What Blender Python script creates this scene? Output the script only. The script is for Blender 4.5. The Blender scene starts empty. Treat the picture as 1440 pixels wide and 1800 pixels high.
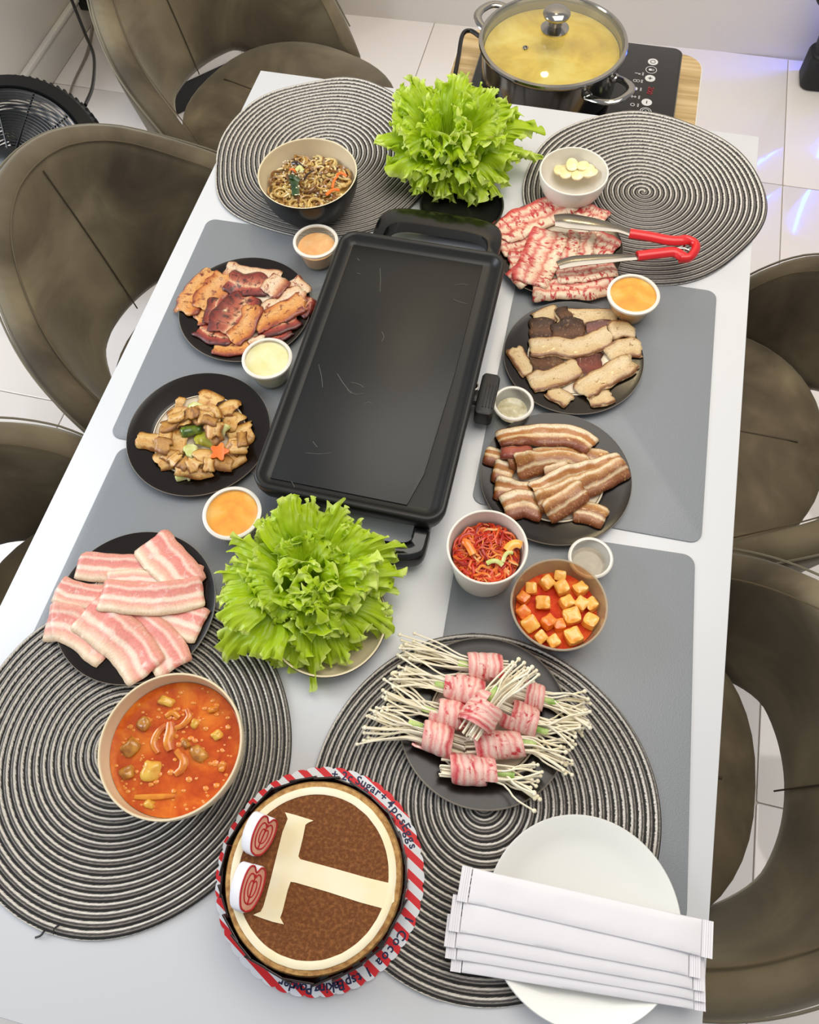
import bpy, bmesh, math, random
import numpy as np
from mathutils import Vector, Matrix, noise
random.seed(7)
S = bpy.context.scene
COL = S.collection
PI = math.pi
TT = 0.75                                   # height of the table top

# ------------------------------------------------------------------ camera
CAM_R = Matrix(((0.9725875962, 0.2310468387, -0.0262816670),
                (0.1962942026, -0.8763349667, -0.4398927480),
                (-0.1246673723, 0.4226752915, -0.8976656639)))      # rows: right, down, forward
CAM_C = Vector((0.1664, -1.3103, 0.9699 + TT))
FPX = 1380.7
cd = bpy.data.cameras.new('camera')
cam = bpy.data.objects.new('camera', cd); COL.objects.link(cam)
cd.sensor_fit = 'HORIZONTAL'; cd.sensor_width = 36.0; cd.lens = FPX / 1440 * 36.0
cd.clip_start = 0.02; cd.clip_end = 60
M = Matrix.Identity(4)
for i in range(3):
    M[i][0] = CAM_R[0][i]; M[i][1] = -CAM_R[1][i]; M[i][2] = -CAM_R[2][i]; M[i][3] = CAM_C[i]
cam.matrix_world = M
S.camera = cam

# ------------------------------------------------------------------ light
S.view_settings.view_transform = 'Standard'; S.view_settings.look = 'None'
S.view_settings.gamma = 1.0; S.view_settings.use_curve_mapping = False
S.view_settings.exposure = 0.0
w = bpy.data.worlds.new('world'); S.world = w; w.use_nodes = True
w.node_tree.nodes['Background'].inputs[0].default_value = (0.93, 0.95, 1.0, 1)
w.node_tree.nodes['Background'].inputs[1].default_value = 0.43

def area(name, loc, target, sx, sy, power, color):
    l = bpy.data.lights.new(name, 'AREA'); l.shape = 'RECTANGLE'; l.size = sx; l.size_y = sy
    l.energy = power; l.color = color
    o = bpy.data.objects.new(name, l); COL.objects.link(o); o.location = loc
    o.rotation_euler = (Vector(target) - Vector(loc)).to_track_quat('-Z', 'Y').to_euler()
    return o
area('ceiling_panel_light', (0.55, -0.20, 2.75), (0.42, -0.25, TT), 1.5, 2.0, 39, (1.0, 0.94, 0.84))
dl = area('ceiling_downlight', (-0.06, 1.12, 2.75), (-0.06, 1.0, 0), 0.12, 0.12, 7, (1.0, 0.80, 0.45)); dl.data.shape = 'DISK'
area('window_light', (-2.6, -0.9, 2.0), (-0.1, -0.8, TT), 1.6, 1.4, 56, (0.86, 0.93, 1.0))

# ------------------------------------------------------------------ helpers
def at(px, py, h=0.0):
    """room point at height h above the table top seen at a picture position"""
    d = CAM_R.transposed() @ Vector(((px - 720) / FPX, (py - 900) / FPX, 1.0))
    t = (h + TT - CAM_C.z) / d.z
    return CAM_C + d * t

def lin(c):
    if isinstance(c, str):
        c = tuple(int(c[i:i + 2], 16) / 255 for i in (0, 2, 4))
    return tuple((x / 12.92 if x <= 0.04045 else ((x + 0.055) / 1.055) ** 2.4) for x in c[:3]) + (1.0,)

class MB:
    """collects vertices (with optional uv) and faces, then links them as ONE mesh object"""
    def __init__(s): s.v = []; s.f = []; s.uv = []; s.mi = []
    def add(s, vs, fs, uvs=None, mi=0):
        o = len(s.v)
        s.v += [tuple(p) for p in vs]
        s.uv += list(uvs) if uvs is not None else [(0.0, 0.0)] * len(vs)
        s.f += [tuple(i + o for i in f) for f in fs]; s.mi += [mi] * len(fs)
        return s
    def mesh(s, name, mats, off=(0, 0, 0), smooth=True, sharp=40):
        me = bpy.data.meshes.new(name)
        ox, oy, oz = off
        me.from_pydata([(x - ox, y - oy, z - oz) for x, y, z in s.v], [], s.f)
        if not isinstance(mats, (list, tuple)): mats = [mats]
        for m in mats: me.materials.append(m)
        n = len(me.loops); idx = np.empty(n, dtype=np.int32); me.loops.foreach_get('vertex_index', idx)
        uv = np.array(s.uv, dtype=np.float32)[idx]
        me.uv_layers.new(name='uv').data.foreach_set('uv', uv.ravel())
        if any(s.mi): me.polygons.foreach_set('material_index', np.array(s.mi, dtype=np.int32))
        me.polygons.foreach_set('use_smooth', np.full(len(me.polygons), smooth))
        if smooth and sharp: me.set_sharp_from_angle(angle=math.radians(sharp))
        me.update()
        return me
    def build(s, name, mats, root=None, local=False, **k):
        off = (0, 0, 0) if (root is None or local) else tuple(world_loc(root))
        o = bpy.data.objects.new(name, s.mesh(name, mats, off, **k)); COL.objects.link(o)
        if root is not None: o.parent = root
        return o
    def solo(s, name, mats, label, cat, group=None, kind=None, **k):
        """a thing that is one mesh; its origin sits at its own base"""
        xs = np.array(s.v); c = xs.mean(0); c[2] = xs[:, 2].min()
        o = bpy.data.objects.new(name, s.mesh(name, mats, tuple(c), **k)); COL.objects.link(o)
        o.location = c
        return tag(o, label, cat, group, kind)
def world_loc(o):
    p = Vector(o.location)
    while o.parent: o = o.parent; p += Vector(o.location)
    return p
USED = {}
def tag(o, label=None, cat=None, group=None, kind=None):
    if label:
        USED.setdefault(label, []).append(o.name); o['label'] = label
    if cat: o['category'] = cat
    if group: o['group'] = group
    if kind: o['kind'] = kind
    return o
def thing(name, label, cat, loc, group=None, rz=0.0):
    o = bpy.data.objects.new(name, None); COL.objects.link(o)
    o.location = loc; o.rotation_euler = (0, 0, rz); o.empty_display_size = 0.02
    return tag(o, label, cat, group)

# --- shapes
def lathe(mb, prof, c=(0, 0, 0), n=64, mi=0, wob=None):
    vs = []; fs = []; uv = []
    for k, (r, z) in enumerate(prof):
        for i in range(n):
            a = 2 * PI * i / n
            rr = r * (1 + (wob(a) if wob else 0))
            vs.append((c[0] + rr * math.cos(a), c[1] + rr * math.sin(a), c[2] + z)); uv.append((i / n, k / max(1, len(prof) - 1)))
    for k in range(len(prof) - 1):
        for i in range(n):
            j = (i + 1) % n
            fs.append((k * n + i, k * n + j, (k + 1) * n + j, (k + 1) * n + i))
    if len(prof) == 2 and prof[0][0] > 1e-6: fs.append(tuple(range(n - 1, -1, -1)))
    if len(prof) == 2 and prof[-1][0] > 1e-6: fs.append(tuple((len(prof) - 1) * n + i for i in range(n)))
    return mb.add(vs, fs, uv, mi)
def rrect(w, d, r, n=6):
    pts = []
    for cx, cy, a0 in ((w / 2 - r, d / 2 - r, 0), (-w / 2 + r, d / 2 - r, 90), (-w / 2 + r, -d / 2 + r, 180), (w / 2 - r, -d / 2 + r, 270)):
        for i in range(n + 1):
            a = math.radians(a0 + 90 * i / n); pts.append((cx + r * math.cos(a), cy + r * math.sin(a)))
    return pts
def inset(pts, d):
    n = len(pts); out = []
    for i in range(n):
        a = Vector(pts[i - 1]); b = Vector(pts[i]); c = Vector(pts[(i + 1) % n])
        t = (c - a); t = t.normalized() if t.length > 1e-9 else Vector((1, 0))
        out.append((b.x - t.y * d, b.y + t.x * d))
    return out
def prism(mb, pts, z0, z1, bev=0.0, xf=None, mi=0):
    """extruded outline (counter clockwise) with softened rims"""
    loops = []
    if bev > 0:
        q = inset(pts, bev); h = inset(pts, bev * 0.3)
        loops = [(q, z0), (h, z0 + bev * 0.3), (pts, z0 + bev), (pts, z1 - bev), (h, z1 - bev * 0.3), (q, z1)]
    else:
        loops = [(pts, z0), (pts, z1)]
    n = len(pts); vs = []; fs = []; uv = []
    for L, z in loops:
        for x, y in L:
            p = Vector((x, y, z)); vs.append(xf @ p if xf else p); uv.append((x, y))
    for k in range(len(loops) - 1):
        for i in range(n):
            j = (i + 1) % n; fs.append((k * n + i, k * n + j, (k + 1) * n + j, (k + 1) * n + i))
    fs.append(tuple(range(n - 1, -1, -1))); fs.append(tuple((len(loops) - 1) * n + i for i in range(n)))
    return mb.add(vs, fs, uv, mi)
def XF(loc, rz=0.0, rx=0.0, ry=0.0):
    return Matrix.Translation(Vector(loc)) @ Matrix.Rotation(rz, 4, 'Z') @ Matrix.Rotation(ry, 4, 'Y') @ Matrix.Rotation(rx, 4, 'X')
def box(mb, loc, size, bev=0.004, rz=0.0, mi=0, rx=0.0, ry=0.0):
    w, d, h = size
    return prism(mb, [(w / 2, -d / 2), (w / 2, d / 2), (-w / 2, d / 2), (-w / 2, -d / 2)], -h / 2, h / 2, min(bev, w / 3, d / 3, h / 3), XF(loc, rz, rx, ry), mi)
def spline(P, n):
    """Catmull-Rom through the points"""
    P = [Vector(p) for p in P]
    if len(P) == 2: return [P[0].lerp(P[1], i / n) for i in range(n + 1)]
    Q = [P[0] * 2 - P[1]] + P + [P[-1] * 2 - P[-2]]
    out = []; m = len(P) - 1
    for i in range(n + 1):
        t = i / n * m; k = min(int(t), m - 1); f = t - k
        a, b, c, d = Q[k:k + 4]
        out.append(0.5 * ((2 * b) + (c - a) * f + (2 * a - 5 * b + 4 * c - d) * f * f + (3 * b - a - 3 * c + d) * f ** 3))
    return out
def tube(mb, path, r, n=8, mi=0, closed=False, flat=1.0, u0=0.0):
    path = [Vector(p) for p in path]; m = len(path)
    rs = r if isinstance(r, (list, tuple)) else [r] * m
    vs = []; fs = []; uv = []; up = None
    for i in range(m):
        a = path[(i - 1) % m] if (closed or i) else path[0]; b = path[(i + 1) % m] if (closed or i < m - 1) else path[-1]
        t = (b - a).normalized()
        if up is None: up = Vector((0, 0, 1)) if abs(t.z) < 0.9 else Vector((1, 0, 0))
        s = t.cross(up); s = s.normalized() if s.length > 1e-6 else Vector((1, 0, 0))
        u = s.cross(t); up = u
        for k in range(n):
            an = 2 * PI * k / n
            vs.append(path[i] + s * (rs[i] * math.cos(an)) + u * (rs[i] * flat * math.sin(an))); uv.append((u0 + i / max(1, m - 1) * 0.98, k / n))
    for i in range(m if closed else m - 1):
        j = (i + 1) % m
        for k in range(n):
            l = (k + 1) % n; fs.append((i * n + k, i * n + l, j * n + l, j * n + k))
    if not closed:
        fs.append(tuple(range(n - 1, -1, -1))); fs.append(tuple((m - 1) * n + k for k in range(n)))
    return mb.add(vs, fs, uv, mi)
def shell(mb, fn, nu, nv, th, closed_u=False, mi=0):
    """sheet fn(u,v)->point given thickness th along its normals, closed at its rims"""
    P = [[Vector(fn(i / nu, j / nv)) for j in range(nv + 1)] for i in range(nu + (0 if closed_u else 1))]
    m = len(P); vs = []; uv = []; fs = []
    Nn = []
    for i in range(m):
        for j in range(nv + 1):
            a = P[(i + 1) % m][j] if (closed_u or i < m - 1) else P[i][j]; b = P[i - 1][j] if (closed_u or i) else P[i][j]
            c = P[i][min(j + 1, nv)]; d = P[i][max(j - 1, 0)]
            nn = (a - b).cross(c - d); Nn.append(nn.normalized() if nn.length > 1e-12 else Vector((0, 0, 1)))
    w = nv + 1
    for side in (1, -1):
        for i in range(m):
            for j in range(w):
                t = th(i / nu, j / nv) if callable(th) else th
                vs.append(P[i][j] + Nn[i * w + j] * (side * t / 2)); uv.append((i / nu, j / nv))
    K = m * w
    for i in range(m if closed_u else m - 1):
        k = (i + 1) % m
        for j in range(nv):
            a, b, c, d = i * w + j, k * w + j, k * w + j + 1, i * w + j + 1
            fs.append((a, b, c, d)); fs.append((K + d, K + c, K + b, K + a))
        fs.append((i * w, K + i * w, K + k * w, k * w)); fs.append((i * w + nv, k * w + nv, K + k * w + nv, K + i * w + nv))
    if not closed_u:
        for j in range(nv):
            fs.append((j, j + 1, K + j + 1, K + j)); e = (m - 1) * w
            fs.append((e + j, K + e + j, K + e + j + 1, e + j + 1))
    return mb.add(vs, fs, uv, mi)
def ball(mb, c, r, sc=(1, 1, 1), nu=14, nv=9, mi=0, bump=0.0, seed=0.0, rz=0.0):
    vs = []; fs = []; uv = []; ca, sa = math.cos(rz), math.sin(rz)
    for j in range(nv + 1):
        t = PI * j / nv
        for i in range(nu):
            a = 2 * PI * i / nu
            d = Vector((math.sin(t) * math.cos(a), math.sin(t) * math.sin(a), math.cos(t)))
            k = r * (1 + bump * noise.noise(d * 1.7 + Vector((seed, seed * 2, 0))))
            x, y, z = d.x * k * sc[0], d.y * k * sc[1], d.z * k * sc[2]
            vs.append((c[0] + x * ca - y * sa, c[1] + x * sa + y * ca, c[2] + z)); uv.append((i / nu, j / nv))
    for j in range(nv):
        for i in range(nu):
            k = (i + 1) % nu; fs.append((j * nu + i, (j + 1) * nu + i, (j + 1) * nu + k, j * nu + k))
    return mb.add(vs, fs, uv, mi)
def blob_box(mb, c, size, rz=0.0, rx=0.0, ry=0.0, n=4, jit=0.06, seed=0.0, p=6.0, mi=0):
    """soft-cornered, slightly uneven block (super-ellipsoid)"""
    X = XF(c, rz, rx, ry); nu, nv = 4 * n, 2 * n; vs = []; fs = []; uv = []
    for j in range(nv + 1):
        t = PI * j / nv
        for i in range(nu):
            a = 2 * PI * (i + 0.5) / nu
            d = Vector((math.sin(t) * math.cos(a), math.sin(t) * math.sin(a), math.cos(t)))
            k = (abs(d.x) ** p + abs(d.y) ** p + abs(d.z) ** p) ** (-1 / p)
            k *= 1 + jit * noise.noise(d * 1.3 + Vector((seed * 3.1, seed, seed * 0.7)))
            vs.append(X @ Vector((d.x * k * size[0] / 2, d.y * k * size[1] / 2, d.z * k * size[2] / 2))); uv.append((i / nu, j / nv))
    for j in range(nv):
        for i in range(nu):
            k = (i + 1) % nu; fs.append((j * nu + i, (j + 1) * nu + i, (j + 1) * nu + k, j * nu + k))
    return mb.add(vs, fs, uv, mi)

# --- materials
def nodes(name):
    m = bpy.data.materials.new(name); m.use_nodes = True
    nt = m.node_tree; return m, nt, nt.nodes, nt.links, nt.nodes['Principled BSDF']
def N(ns, t, **k):
    n = ns.new(t)
    for a, b in k.items(): setattr(n, a, b)
    return n
def ramp(ns, stops, interp='LINEAR'):
    r = ns.new('ShaderNodeValToRGB'); cr = r.color_ramp; cr.interpolation = interp
    while len(cr.elements) < len(stops): cr.elements.new(0.5)
    for e, (p, c) in zip(cr.elements, stops): e.position = p; e.color = lin(c)
    return r
def pm(name, col, rough=0.5, metal=0.0, var=None, bump=None, spec=0.5, sheen=0.0, coat=0.0, sss=0.0, trans=0.0, emit=None):
    """plain material; var=(scale, other colour, low, high), bump=(scale, strength)"""
    m, nt, ns, L, b = nodes(name)
    b.inputs['Base Color'].default_value = lin(col); b.inputs['Roughness'].default_value = rough
    b.inputs['Metallic'].default_value = metal; b.inputs['Specular IOR Level'].default_value = spec
    b.inputs['Sheen Weight'].default_value = sheen; b.inputs['Coat Weight'].default_value = coat; b.inputs['Coat Roughness'].default_value = 0.12
    if sss:
        b.inputs['Subsurface Weight'].default_value = sss; b.inputs['Subsurface Scale'].default_value = 0.004
    tc = N(ns, 'ShaderNodeTexCoord')
    if var:
        t = N(ns, 'ShaderNodeTexNoise'); t.inputs['Scale'].default_value = var[0]; t.inputs['Detail'].default_value = 5
        r = ramp(ns, [(var[2] if len(var) > 2 else 0.35, col), (var[3] if len(var) > 3 else 0.65, var[1])])
        L.new(tc.outputs['Object'], t.inputs['Vector']); L.new(t.outputs['Fac'], r.inputs[0]); L.new(r.outputs[0], b.inputs['Base Color'])
    if bump:
        t2 = N(ns, 'ShaderNodeTexNoise'); t2.inputs['Scale'].default_value = bump[0]; t2.inputs['Detail'].default_value = 4
        bn = N(ns, 'ShaderNodeBump'); bn.inputs['Strength'].default_value = bump[1]; bn.inputs['Distance'].default_value = 0.002
        L.new(tc.outputs['Object'], t2.inputs['Vector']); L.new(t2.outputs['Fac'], bn.inputs['Height']); L.new(bn.outputs[0], b.inputs['Normal'])
    if emit:
        b.inputs['Emission Color'].default_value = lin(emit[0]); b.inputs['Emission Strength'].default_value = emit[1]
    return m
def clear(name, tint='ffffff', body=0.12, rough=0.05, bodycol='ffffff'):
    """thin clear plastic or glass: see-through sheet with fresnel gloss and a little haze of its own"""
    m, nt, ns, L, b = nodes(name)
    b.inputs['Base Color'].default_value = lin(bodycol); b.inputs['Roughness'].default_value = 0.4
    tr = N(ns, 'ShaderNodeBsdfTransparent'); tr.inputs[0].default_value = lin(tint)
    gl = N(ns, 'ShaderNodeBsdfGlossy'); gl.inputs['Roughness'].default_value = rough
    lw = N(ns, 'ShaderNodeLayerWeight'); pw = N(ns, 'ShaderNodeMath', operation='POWER'); pw.inputs[1].default_value = 4.0; fr = N(ns, 'ShaderNodeMath', operation='MULTIPLY_ADD'); fr.inputs[1].default_value = 0.7; fr.inputs[2].default_value = 0.035
    L.new(lw.outputs['Facing'], pw.inputs[0]); L.new(pw.outputs[0], fr.inputs[0])
    m1 = N(ns, 'ShaderNodeMixShader'); m2 = N(ns, 'ShaderNodeMixShader')
    m1.inputs[0].default_value = body
    L.new(tr.outputs[0], m1.inputs[1]); L.new(b.outputs[0], m1.inputs[2])
    L.new(fr.outputs[0], m2.inputs[0]); L.new(m1.outputs[0], m2.inputs[1]); L.new(gl.outputs[0], m2.inputs[2])
    L.new(m2.outputs[0], ns['Material Output'].inputs[0])
    return m
def meat(name, stops, warp=0.10, wscale=(3, 1.2), spots=None, rough=0.35, mott=0.12, coat=0.25, bumpk=0.5):
    """bands of rind, fat and lean across the slice (uv.y), warped along it; spots=(scale, colour, threshold, softness)"""
    m, nt, ns, L, b = nodes(name)
    uv = N(ns, 'ShaderNodeUVMap', uv_map='uv'); oi = N(ns, 'ShaderNodeObjectInfo')
    mp = N(ns, 'ShaderNodeMapping'); mp.inputs['Scale'].default_value = (wscale[0], wscale[1], 1)
    L.new(uv.outputs[0], mp.inputs[0])
    n1 = N(ns, 'ShaderNodeTexNoise', noise_dimensions='4D'); n1.inputs['Scale'].default_value = 1.0; n1.inputs['Detail'].default_value = 4
    mul = N(ns, 'ShaderNodeMath', operation='MULTIPLY'); mul.inputs[1].default_value = 40.0
    L.new(oi.outputs['Random'], mul.inputs[0]); L.new(mul.outputs[0], n1.inputs['W']); L.new(mp.outputs[0], n1.inputs['Vector'])
    sp = N(ns, 'ShaderNodeSeparateXYZ'); L.new(uv.outputs[0], sp.inputs[0])
    ma = N(ns, 'ShaderNodeMath', operation='MULTIPLY_ADD'); ma.inputs[1].default_value = warp * 2
    L.new(n1.outputs['Fac'], ma.inputs[0])
    sb = N(ns, 'ShaderNodeMath', operation='SUBTRACT'); sb.inputs[1].default_value = warp
    L.new(sp.outputs['Y'], sb.inputs[0]); L.new(sb.outputs[0], ma.inputs[2])
    r = ramp(ns, stops); L.new(ma.outputs[0], r.inputs[0])
    col = r.outputs[0]
    n2 = N(ns, 'ShaderNodeTexNoise', noise_dimensions='4D'); n2.inputs['Scale'].default_value = 9.0; n2.inputs['Detail'].default_value = 8; n2.inputs['Roughness'].default_value = 0.7
    L.new(mp.outputs[0], n2.inputs['Vector']); L.new(mul.outputs[0], n2.inputs['W'])
    if spots:
        n3 = N(ns, 'ShaderNodeTexNoise', noise_dimensions='4D'); n3.inputs['Scale'].default_value = spots[0]; n3.inputs['Detail'].default_value = 6; n3.inputs['Roughness'].default_value = 0.65
        n3.inputs['Distortion'].default_value = 0.6
        L.new(mp.outputs[0], n3.inputs['Vector']); L.new(mul.outputs[0], n3.inputs['W'])
        rr = N(ns, 'ShaderNodeMapRange'); rr.inputs[1].default_value = spots[2] - spots[3]; rr.inputs[2].default_value = spots[2] + spots[3]
        L.new(n3.outputs['Fac'], rr.inputs[0])
        mx = N(ns, 'ShaderNodeMix', data_type='RGBA'); mx.inputs[7].default_value = lin(spots[1])
        L.new(rr.outputs[0], mx.inputs[0]); L.new(col, mx.inputs[6]); col = mx.outputs[2]
    hs = N(ns, 'ShaderNodeHueSaturation')
    mr = N(ns, 'ShaderNodeMapRange'); mr.inputs[1].default_value = 0.3; mr.inputs[2].default_value = 0.7; mr.inputs[3].default_value = 1 - mott * 2; mr.inputs[4].default_value = 1 + mott
    L.new(n2.outputs['Fac'], mr.inputs[0]); L.new(mr.outputs[0], hs.inputs['Value']); L.new(col, hs.inputs['Color'])
    L.new(hs.outputs[0], b.inputs['Base Color'])
    bn = N(ns, 'ShaderNodeBump'); bn.inputs['Strength'].default_value = bumpk; bn.inputs['Distance'].default_value = 0.0015
    L.new(n2.outputs['Fac'], bn.inputs['Height']); L.new(bn.outputs[0], b.inputs['Normal'])
    b.inputs['Roughness'].default_value = rough; b.inputs['Coat Weight'].default_value = coat; b.inputs['Coat Roughness'].default_value = 0.15
    b.inputs['Subsurface Weight'].default_value = 0.0
    return m
# ------------------------------------------------------------------ materials of the room
M_tile = pm('floor_tile', 'f1ebe6', 0.07, var=(1.6, 'ece4dd', 0.3, 0.7), spec=0.5)
M_grout = pm('grout', 'cfc7bf', 0.8)
M_wall = pm('wall_paint', 'e2dcd4', 0.7, bump=(60, 0.05))
M_trimw = pm('white_trim', 'dedad2', 0.4)
M_black = pm('black_plastic', '0b0b0c', 0.32)
M_mattblack = pm('matt_black', '101011', 0.6)
M_table = pm('white_table_top', 'd6d7d9', 0.32, spec=0.4)
M_steel = pm('polished_steel', 'a8a49e', 0.12, metal=1.0)
M_satin = pm('satin_steel', '7f7a73', 0.22, metal=1.0)
def velvet():
    m, nt, ns, L, b = nodes('taupe_velvet')
    tc = N(ns, 'ShaderNodeTexCoord'); a = N(ns, 'ShaderNodeTexNoise'); a.inputs['Scale'].default_value = 5.5; a.inputs['Detail'].default_value = 6; a.inputs['Distortion'].default_value = 0.8
    r = ramp(ns, [(0.3, '413729'), (0.5, '605440'), (0.72, '83775d')])
    L.new(tc.outputs['Object'], a.inputs['Vector']); L.new(a.outputs['Fac'], r.inputs[0]); L.new(r.outputs[0], b.inputs['Base Color'])
    b.inputs['Roughness'].default_value = 0.85; b.inputs['Sheen Weight'].default_value = 0.55; b.inputs['Sheen Roughness'].default_value = 0.4
    b.inputs['Sheen Tint'].default_value = lin('c9c6b8')
    f = N(ns, 'ShaderNodeTexNoise'); f.inputs['Scale'].default_value = 400
    bn = N(ns, 'ShaderNodeBump'); bn.inputs['Strength'].default_value = 0.15; bn.inputs['Distance'].default_value = 0.001
    L.new(tc.outputs['Object'], f.inputs['Vector']); L.new(f.outputs['Fac'], bn.inputs['Height']); L.new(bn.outputs[0], b.inputs['Normal'])
    return m
M_velvet = velvet()
M_thread = pm('seam_thread', '463c2c', 0.8)
M_inpipe = pm('seam_piping', '5b4e38', 0.8); M_piping = pm('pale_piping', '756e5c', 0.7)

# ------------------------------------------------------------------ the room
mb = MB(); box(mb, (0, -0.4, -0.03), (5.2, 4.2, 0.05), 0.002)
floor = mb.build('floor', M_grout); tag(floor, kind='structure')
tile0 = None
xs = [0.772 + 0.6 * k for k in range(-4, 3)]; ys = [0.812 + 0.6 * k for k in range(-5, 2)]
for x in xs:
    for y in ys:
        if tile0 is None:
            mb = MB(); prism(mb, rrect(0.597, 0.597, 0.004, 2), -0.004, 0.0, 0.001); tile0 = mb.build('tile', M_tile, floor, local=True)
            t = tile0
        else:
            t = tile0.copy(); COL.objects.link(t); t.parent = floor
        t.location = (x - 0.3, y - 0.3, 0)
WR = math.radians(2.0)
mb = MB(); box(mb, (0.0, 1.45, 1.2), (5.2, 0.12, 2.5), 0.002, WR)
tag(mb.build('wall_back', M_wall), kind='structure')
mb = MB(); box(mb, (-1.70, 0.95, 1.2), (0.12, 0.88, 2.5), 0.002)
tag(mb.build('wall_left', M_wall), kind='structure')
mb = MB(); box(mb, (-1.632, 0.94, 0.05), (0.014, 0.84, 0.10), 0.004); box(mb, (-1.628, 0.94, 0.104), (0.022, 0.84, 0.014), 0.004)
tag(mb.build('baseboard_left', M_trimw), kind='structure')

# white cabinet standing across the corner
A = Vector((-1.19, 0.66, 0)); B = Vector((-0.735, 1.185, 0)); d = (B - A).normalized(); nrm = Vector((d.y, -d.x, 0)); ang = math.atan2(d.y, d.x)
Lc = (B - A).length; mid = (A + B) / 2
cab = thing('shoe_cabinet', 'white low cabinet with black plinth behind the velvet chair in the far corner', 'cabinet', tuple(mid - nrm * 0.15))
def cbox(name, along, out, z, size, m, bev=0.004):
    b_ = MB(); c = mid + d * along - nrm * out; box(b_, (c.x, c.y, z), size, bev, ang); return b_.build(name, m, cab)
cbox('body', 0, 0.10, 0.50, (Lc, 0.18, 0.80), M_trimw)
cbox('plinth', 0, 0.11, 0.05, (Lc - 0.03, 0.17, 0.10), M_black)
dw = Lc / 2
for k in (0, 1):
    for j in range(3):
        f = cbox('drawer', (k - 0.5) * dw, 0.012, 0.235 + j * 0.262, (dw - 0.012, 0.022, 0.252), M_trimw, 0.006)
cbox('end_post', Lc / 2 - 0.012, 0.0, 0.50, (0.03, 0.03, 0.8), M_trimw)

# power adapter and its leads on the left wall
c = at(72, 6, -0.70); c.x = -1.60
pl = thing('power_adapter', 'black power adapter plugged in low on the wall at top left', 'plug', (-1.61, c.y, 0.10))
q = MB(); box(q, (-1.60, 1.155, 0.10), (0.06, 0.10, 0.07), 0.012); q.build('adapter_body', M_black, pl)
q = MB(); box(q, (-1.634, 1.155, 0.10), (0.012, 0.12, 0.12), 0.004); q.build('wall_plate', M_trimw, pl)
q = MB()
for o_ in (0.0, 0.02): tube(q, spline([(-1.57, 1.14 - o_, 0.09), (-1.58, 1.07 - o_, 0.03), (-1.57, 0.98 - o_, 0.006), (-1.55, 0.80, 0.006), (-1.50, 0.62, 0.006)], 30), 0.0035, 6)
q.solo('adapter_lead', pm('pale_lead', '8f867a', 0.5), 'thin greyish lead hanging down the wall from the black adapter', 'cable')
q = MB(); tube(q, spline([at(112, -40, -0.45), at(128, 5, -0.5), at(150, 60, -0.55), at(165, 100, -0.55), at(163, 150, -0.5), at(150, 185, -0.45)], 40), 0.005, 8)
q.solo('fan_cable', M_black, 'black cable running behind the velvet chair down to the black fan', 'cable')

# black standing fan seen at the left edge
Fc = at(22, 290, -0.42); ax = Vector((0.22, -0.42, 0.88)).normalized()
FX = Matrix.Translation(Fc) @ ax.to_track_quat('Z', 'Y').to_matrix().to_4x4()
fan = thing('floor_fan', 'black round fan with a ringed grille at the left edge behind a chair', 'fan', (Fc.x, Fc.y, 0))
def xfm(mb_, X): mb_.v = [tuple(X @ Vector(p)) for p in mb_.v]; return mb_
q = MB(); lathe(q, [(0.215, -0.09), (0.236, -0.085), (0.240, -0.03), (0.232, -0.006), (0.214, 0.000), (0.200, 0.004), (0.192, -0.006), (0.194, -0.02), (0.205, -0.03), (0.205, -0.08)], n=72)
xfm(q, FX).build('housing', pm('fan_black', '090a0a', 0.42, spec=0.35), fan)
q = MB()
for r in np.linspace(0.045, 0.190, 20):
    tube(q, [(r * math.cos(a), r * math.sin(a), 0.004) for a in np.linspace(0, 2 * PI, 61)[:-1]], 0.0019, 5, closed=True)
g = xfm(q, FX).build('front_grille', M_black, fan)
for k in range(12):
    q = MB(); a = 2 * PI * k / 12; tube(q, [(0.04 * math.cos(a), 0.04 * math.sin(a), 0.007), (0.194 * math.cos(a), 0.194 * math.sin(a), 0.0)], 0.0026, 5)
    xfm(q, FX).build('spoke', M_black, fan)
q = MB(); lathe(q, [(0.0, 0.016), (0.03, 0.014), (0.042, 0.008), (0.044, -0.004), (0.0, -0.004)], n=32); xfm(q, FX).build('hub_cap', M_black, fan)
q = MB()
for k in range(84):
    a = 2 * PI * k / 84; box(q, (0.240 * math.cos(a), 0.240 * math.sin(a), -0.055), (0.010, 0.006, 0.05), 0.001, a)
xfm(q, FX).build('rear_teeth', M_black, fan, smooth=False)
q = MB(); 
for r in np.linspace(0.05, 0.185, 14): tube(q, [(r * math.cos(a), r * math.sin(a), -0.07) for a in np.linspace(0, 2 * PI, 49)[:-1]], 0.003, 5, closed=True)
xfm(q, FX).build('rear_grille', pm('grille_grey', '4c5052', 0.35), fan)
for k in range(5):
    q = MB(); a0 = 2 * PI * k / 5
    shell(q, lambda u, v: Vector(((0.04 + 0.115 * u) * math.cos(a0 + (v - 0.5) * (0.5 + 0.5 * u)), (0.04 + 0.115 * u) * math.sin(a0 + (v - 0.5) * (0.5 + 0.5 * u)), -0.04 + 0.03 * (v - 0.5))), 6, 4, 0.002)
    xfm(q, FX).build('blade', pm('blade_grey', '2a2c2d', 0.3) if k == 0 else bpy.data.materials['blade_grey'], fan)
q = MB(); tube(q, [(Fc.x, Fc.y, 0.02), (Fc.x, Fc.y, Fc.z - 0.10)], 0.018, 12); lathe(q, [(0.0, 0.0), (0.17, 0.0), (0.17, 0.015), (0.03, 0.03), (0.0, 0.03)], (Fc.x, Fc.y, 0), 40); q.build('stand', M_black, fan)

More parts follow.
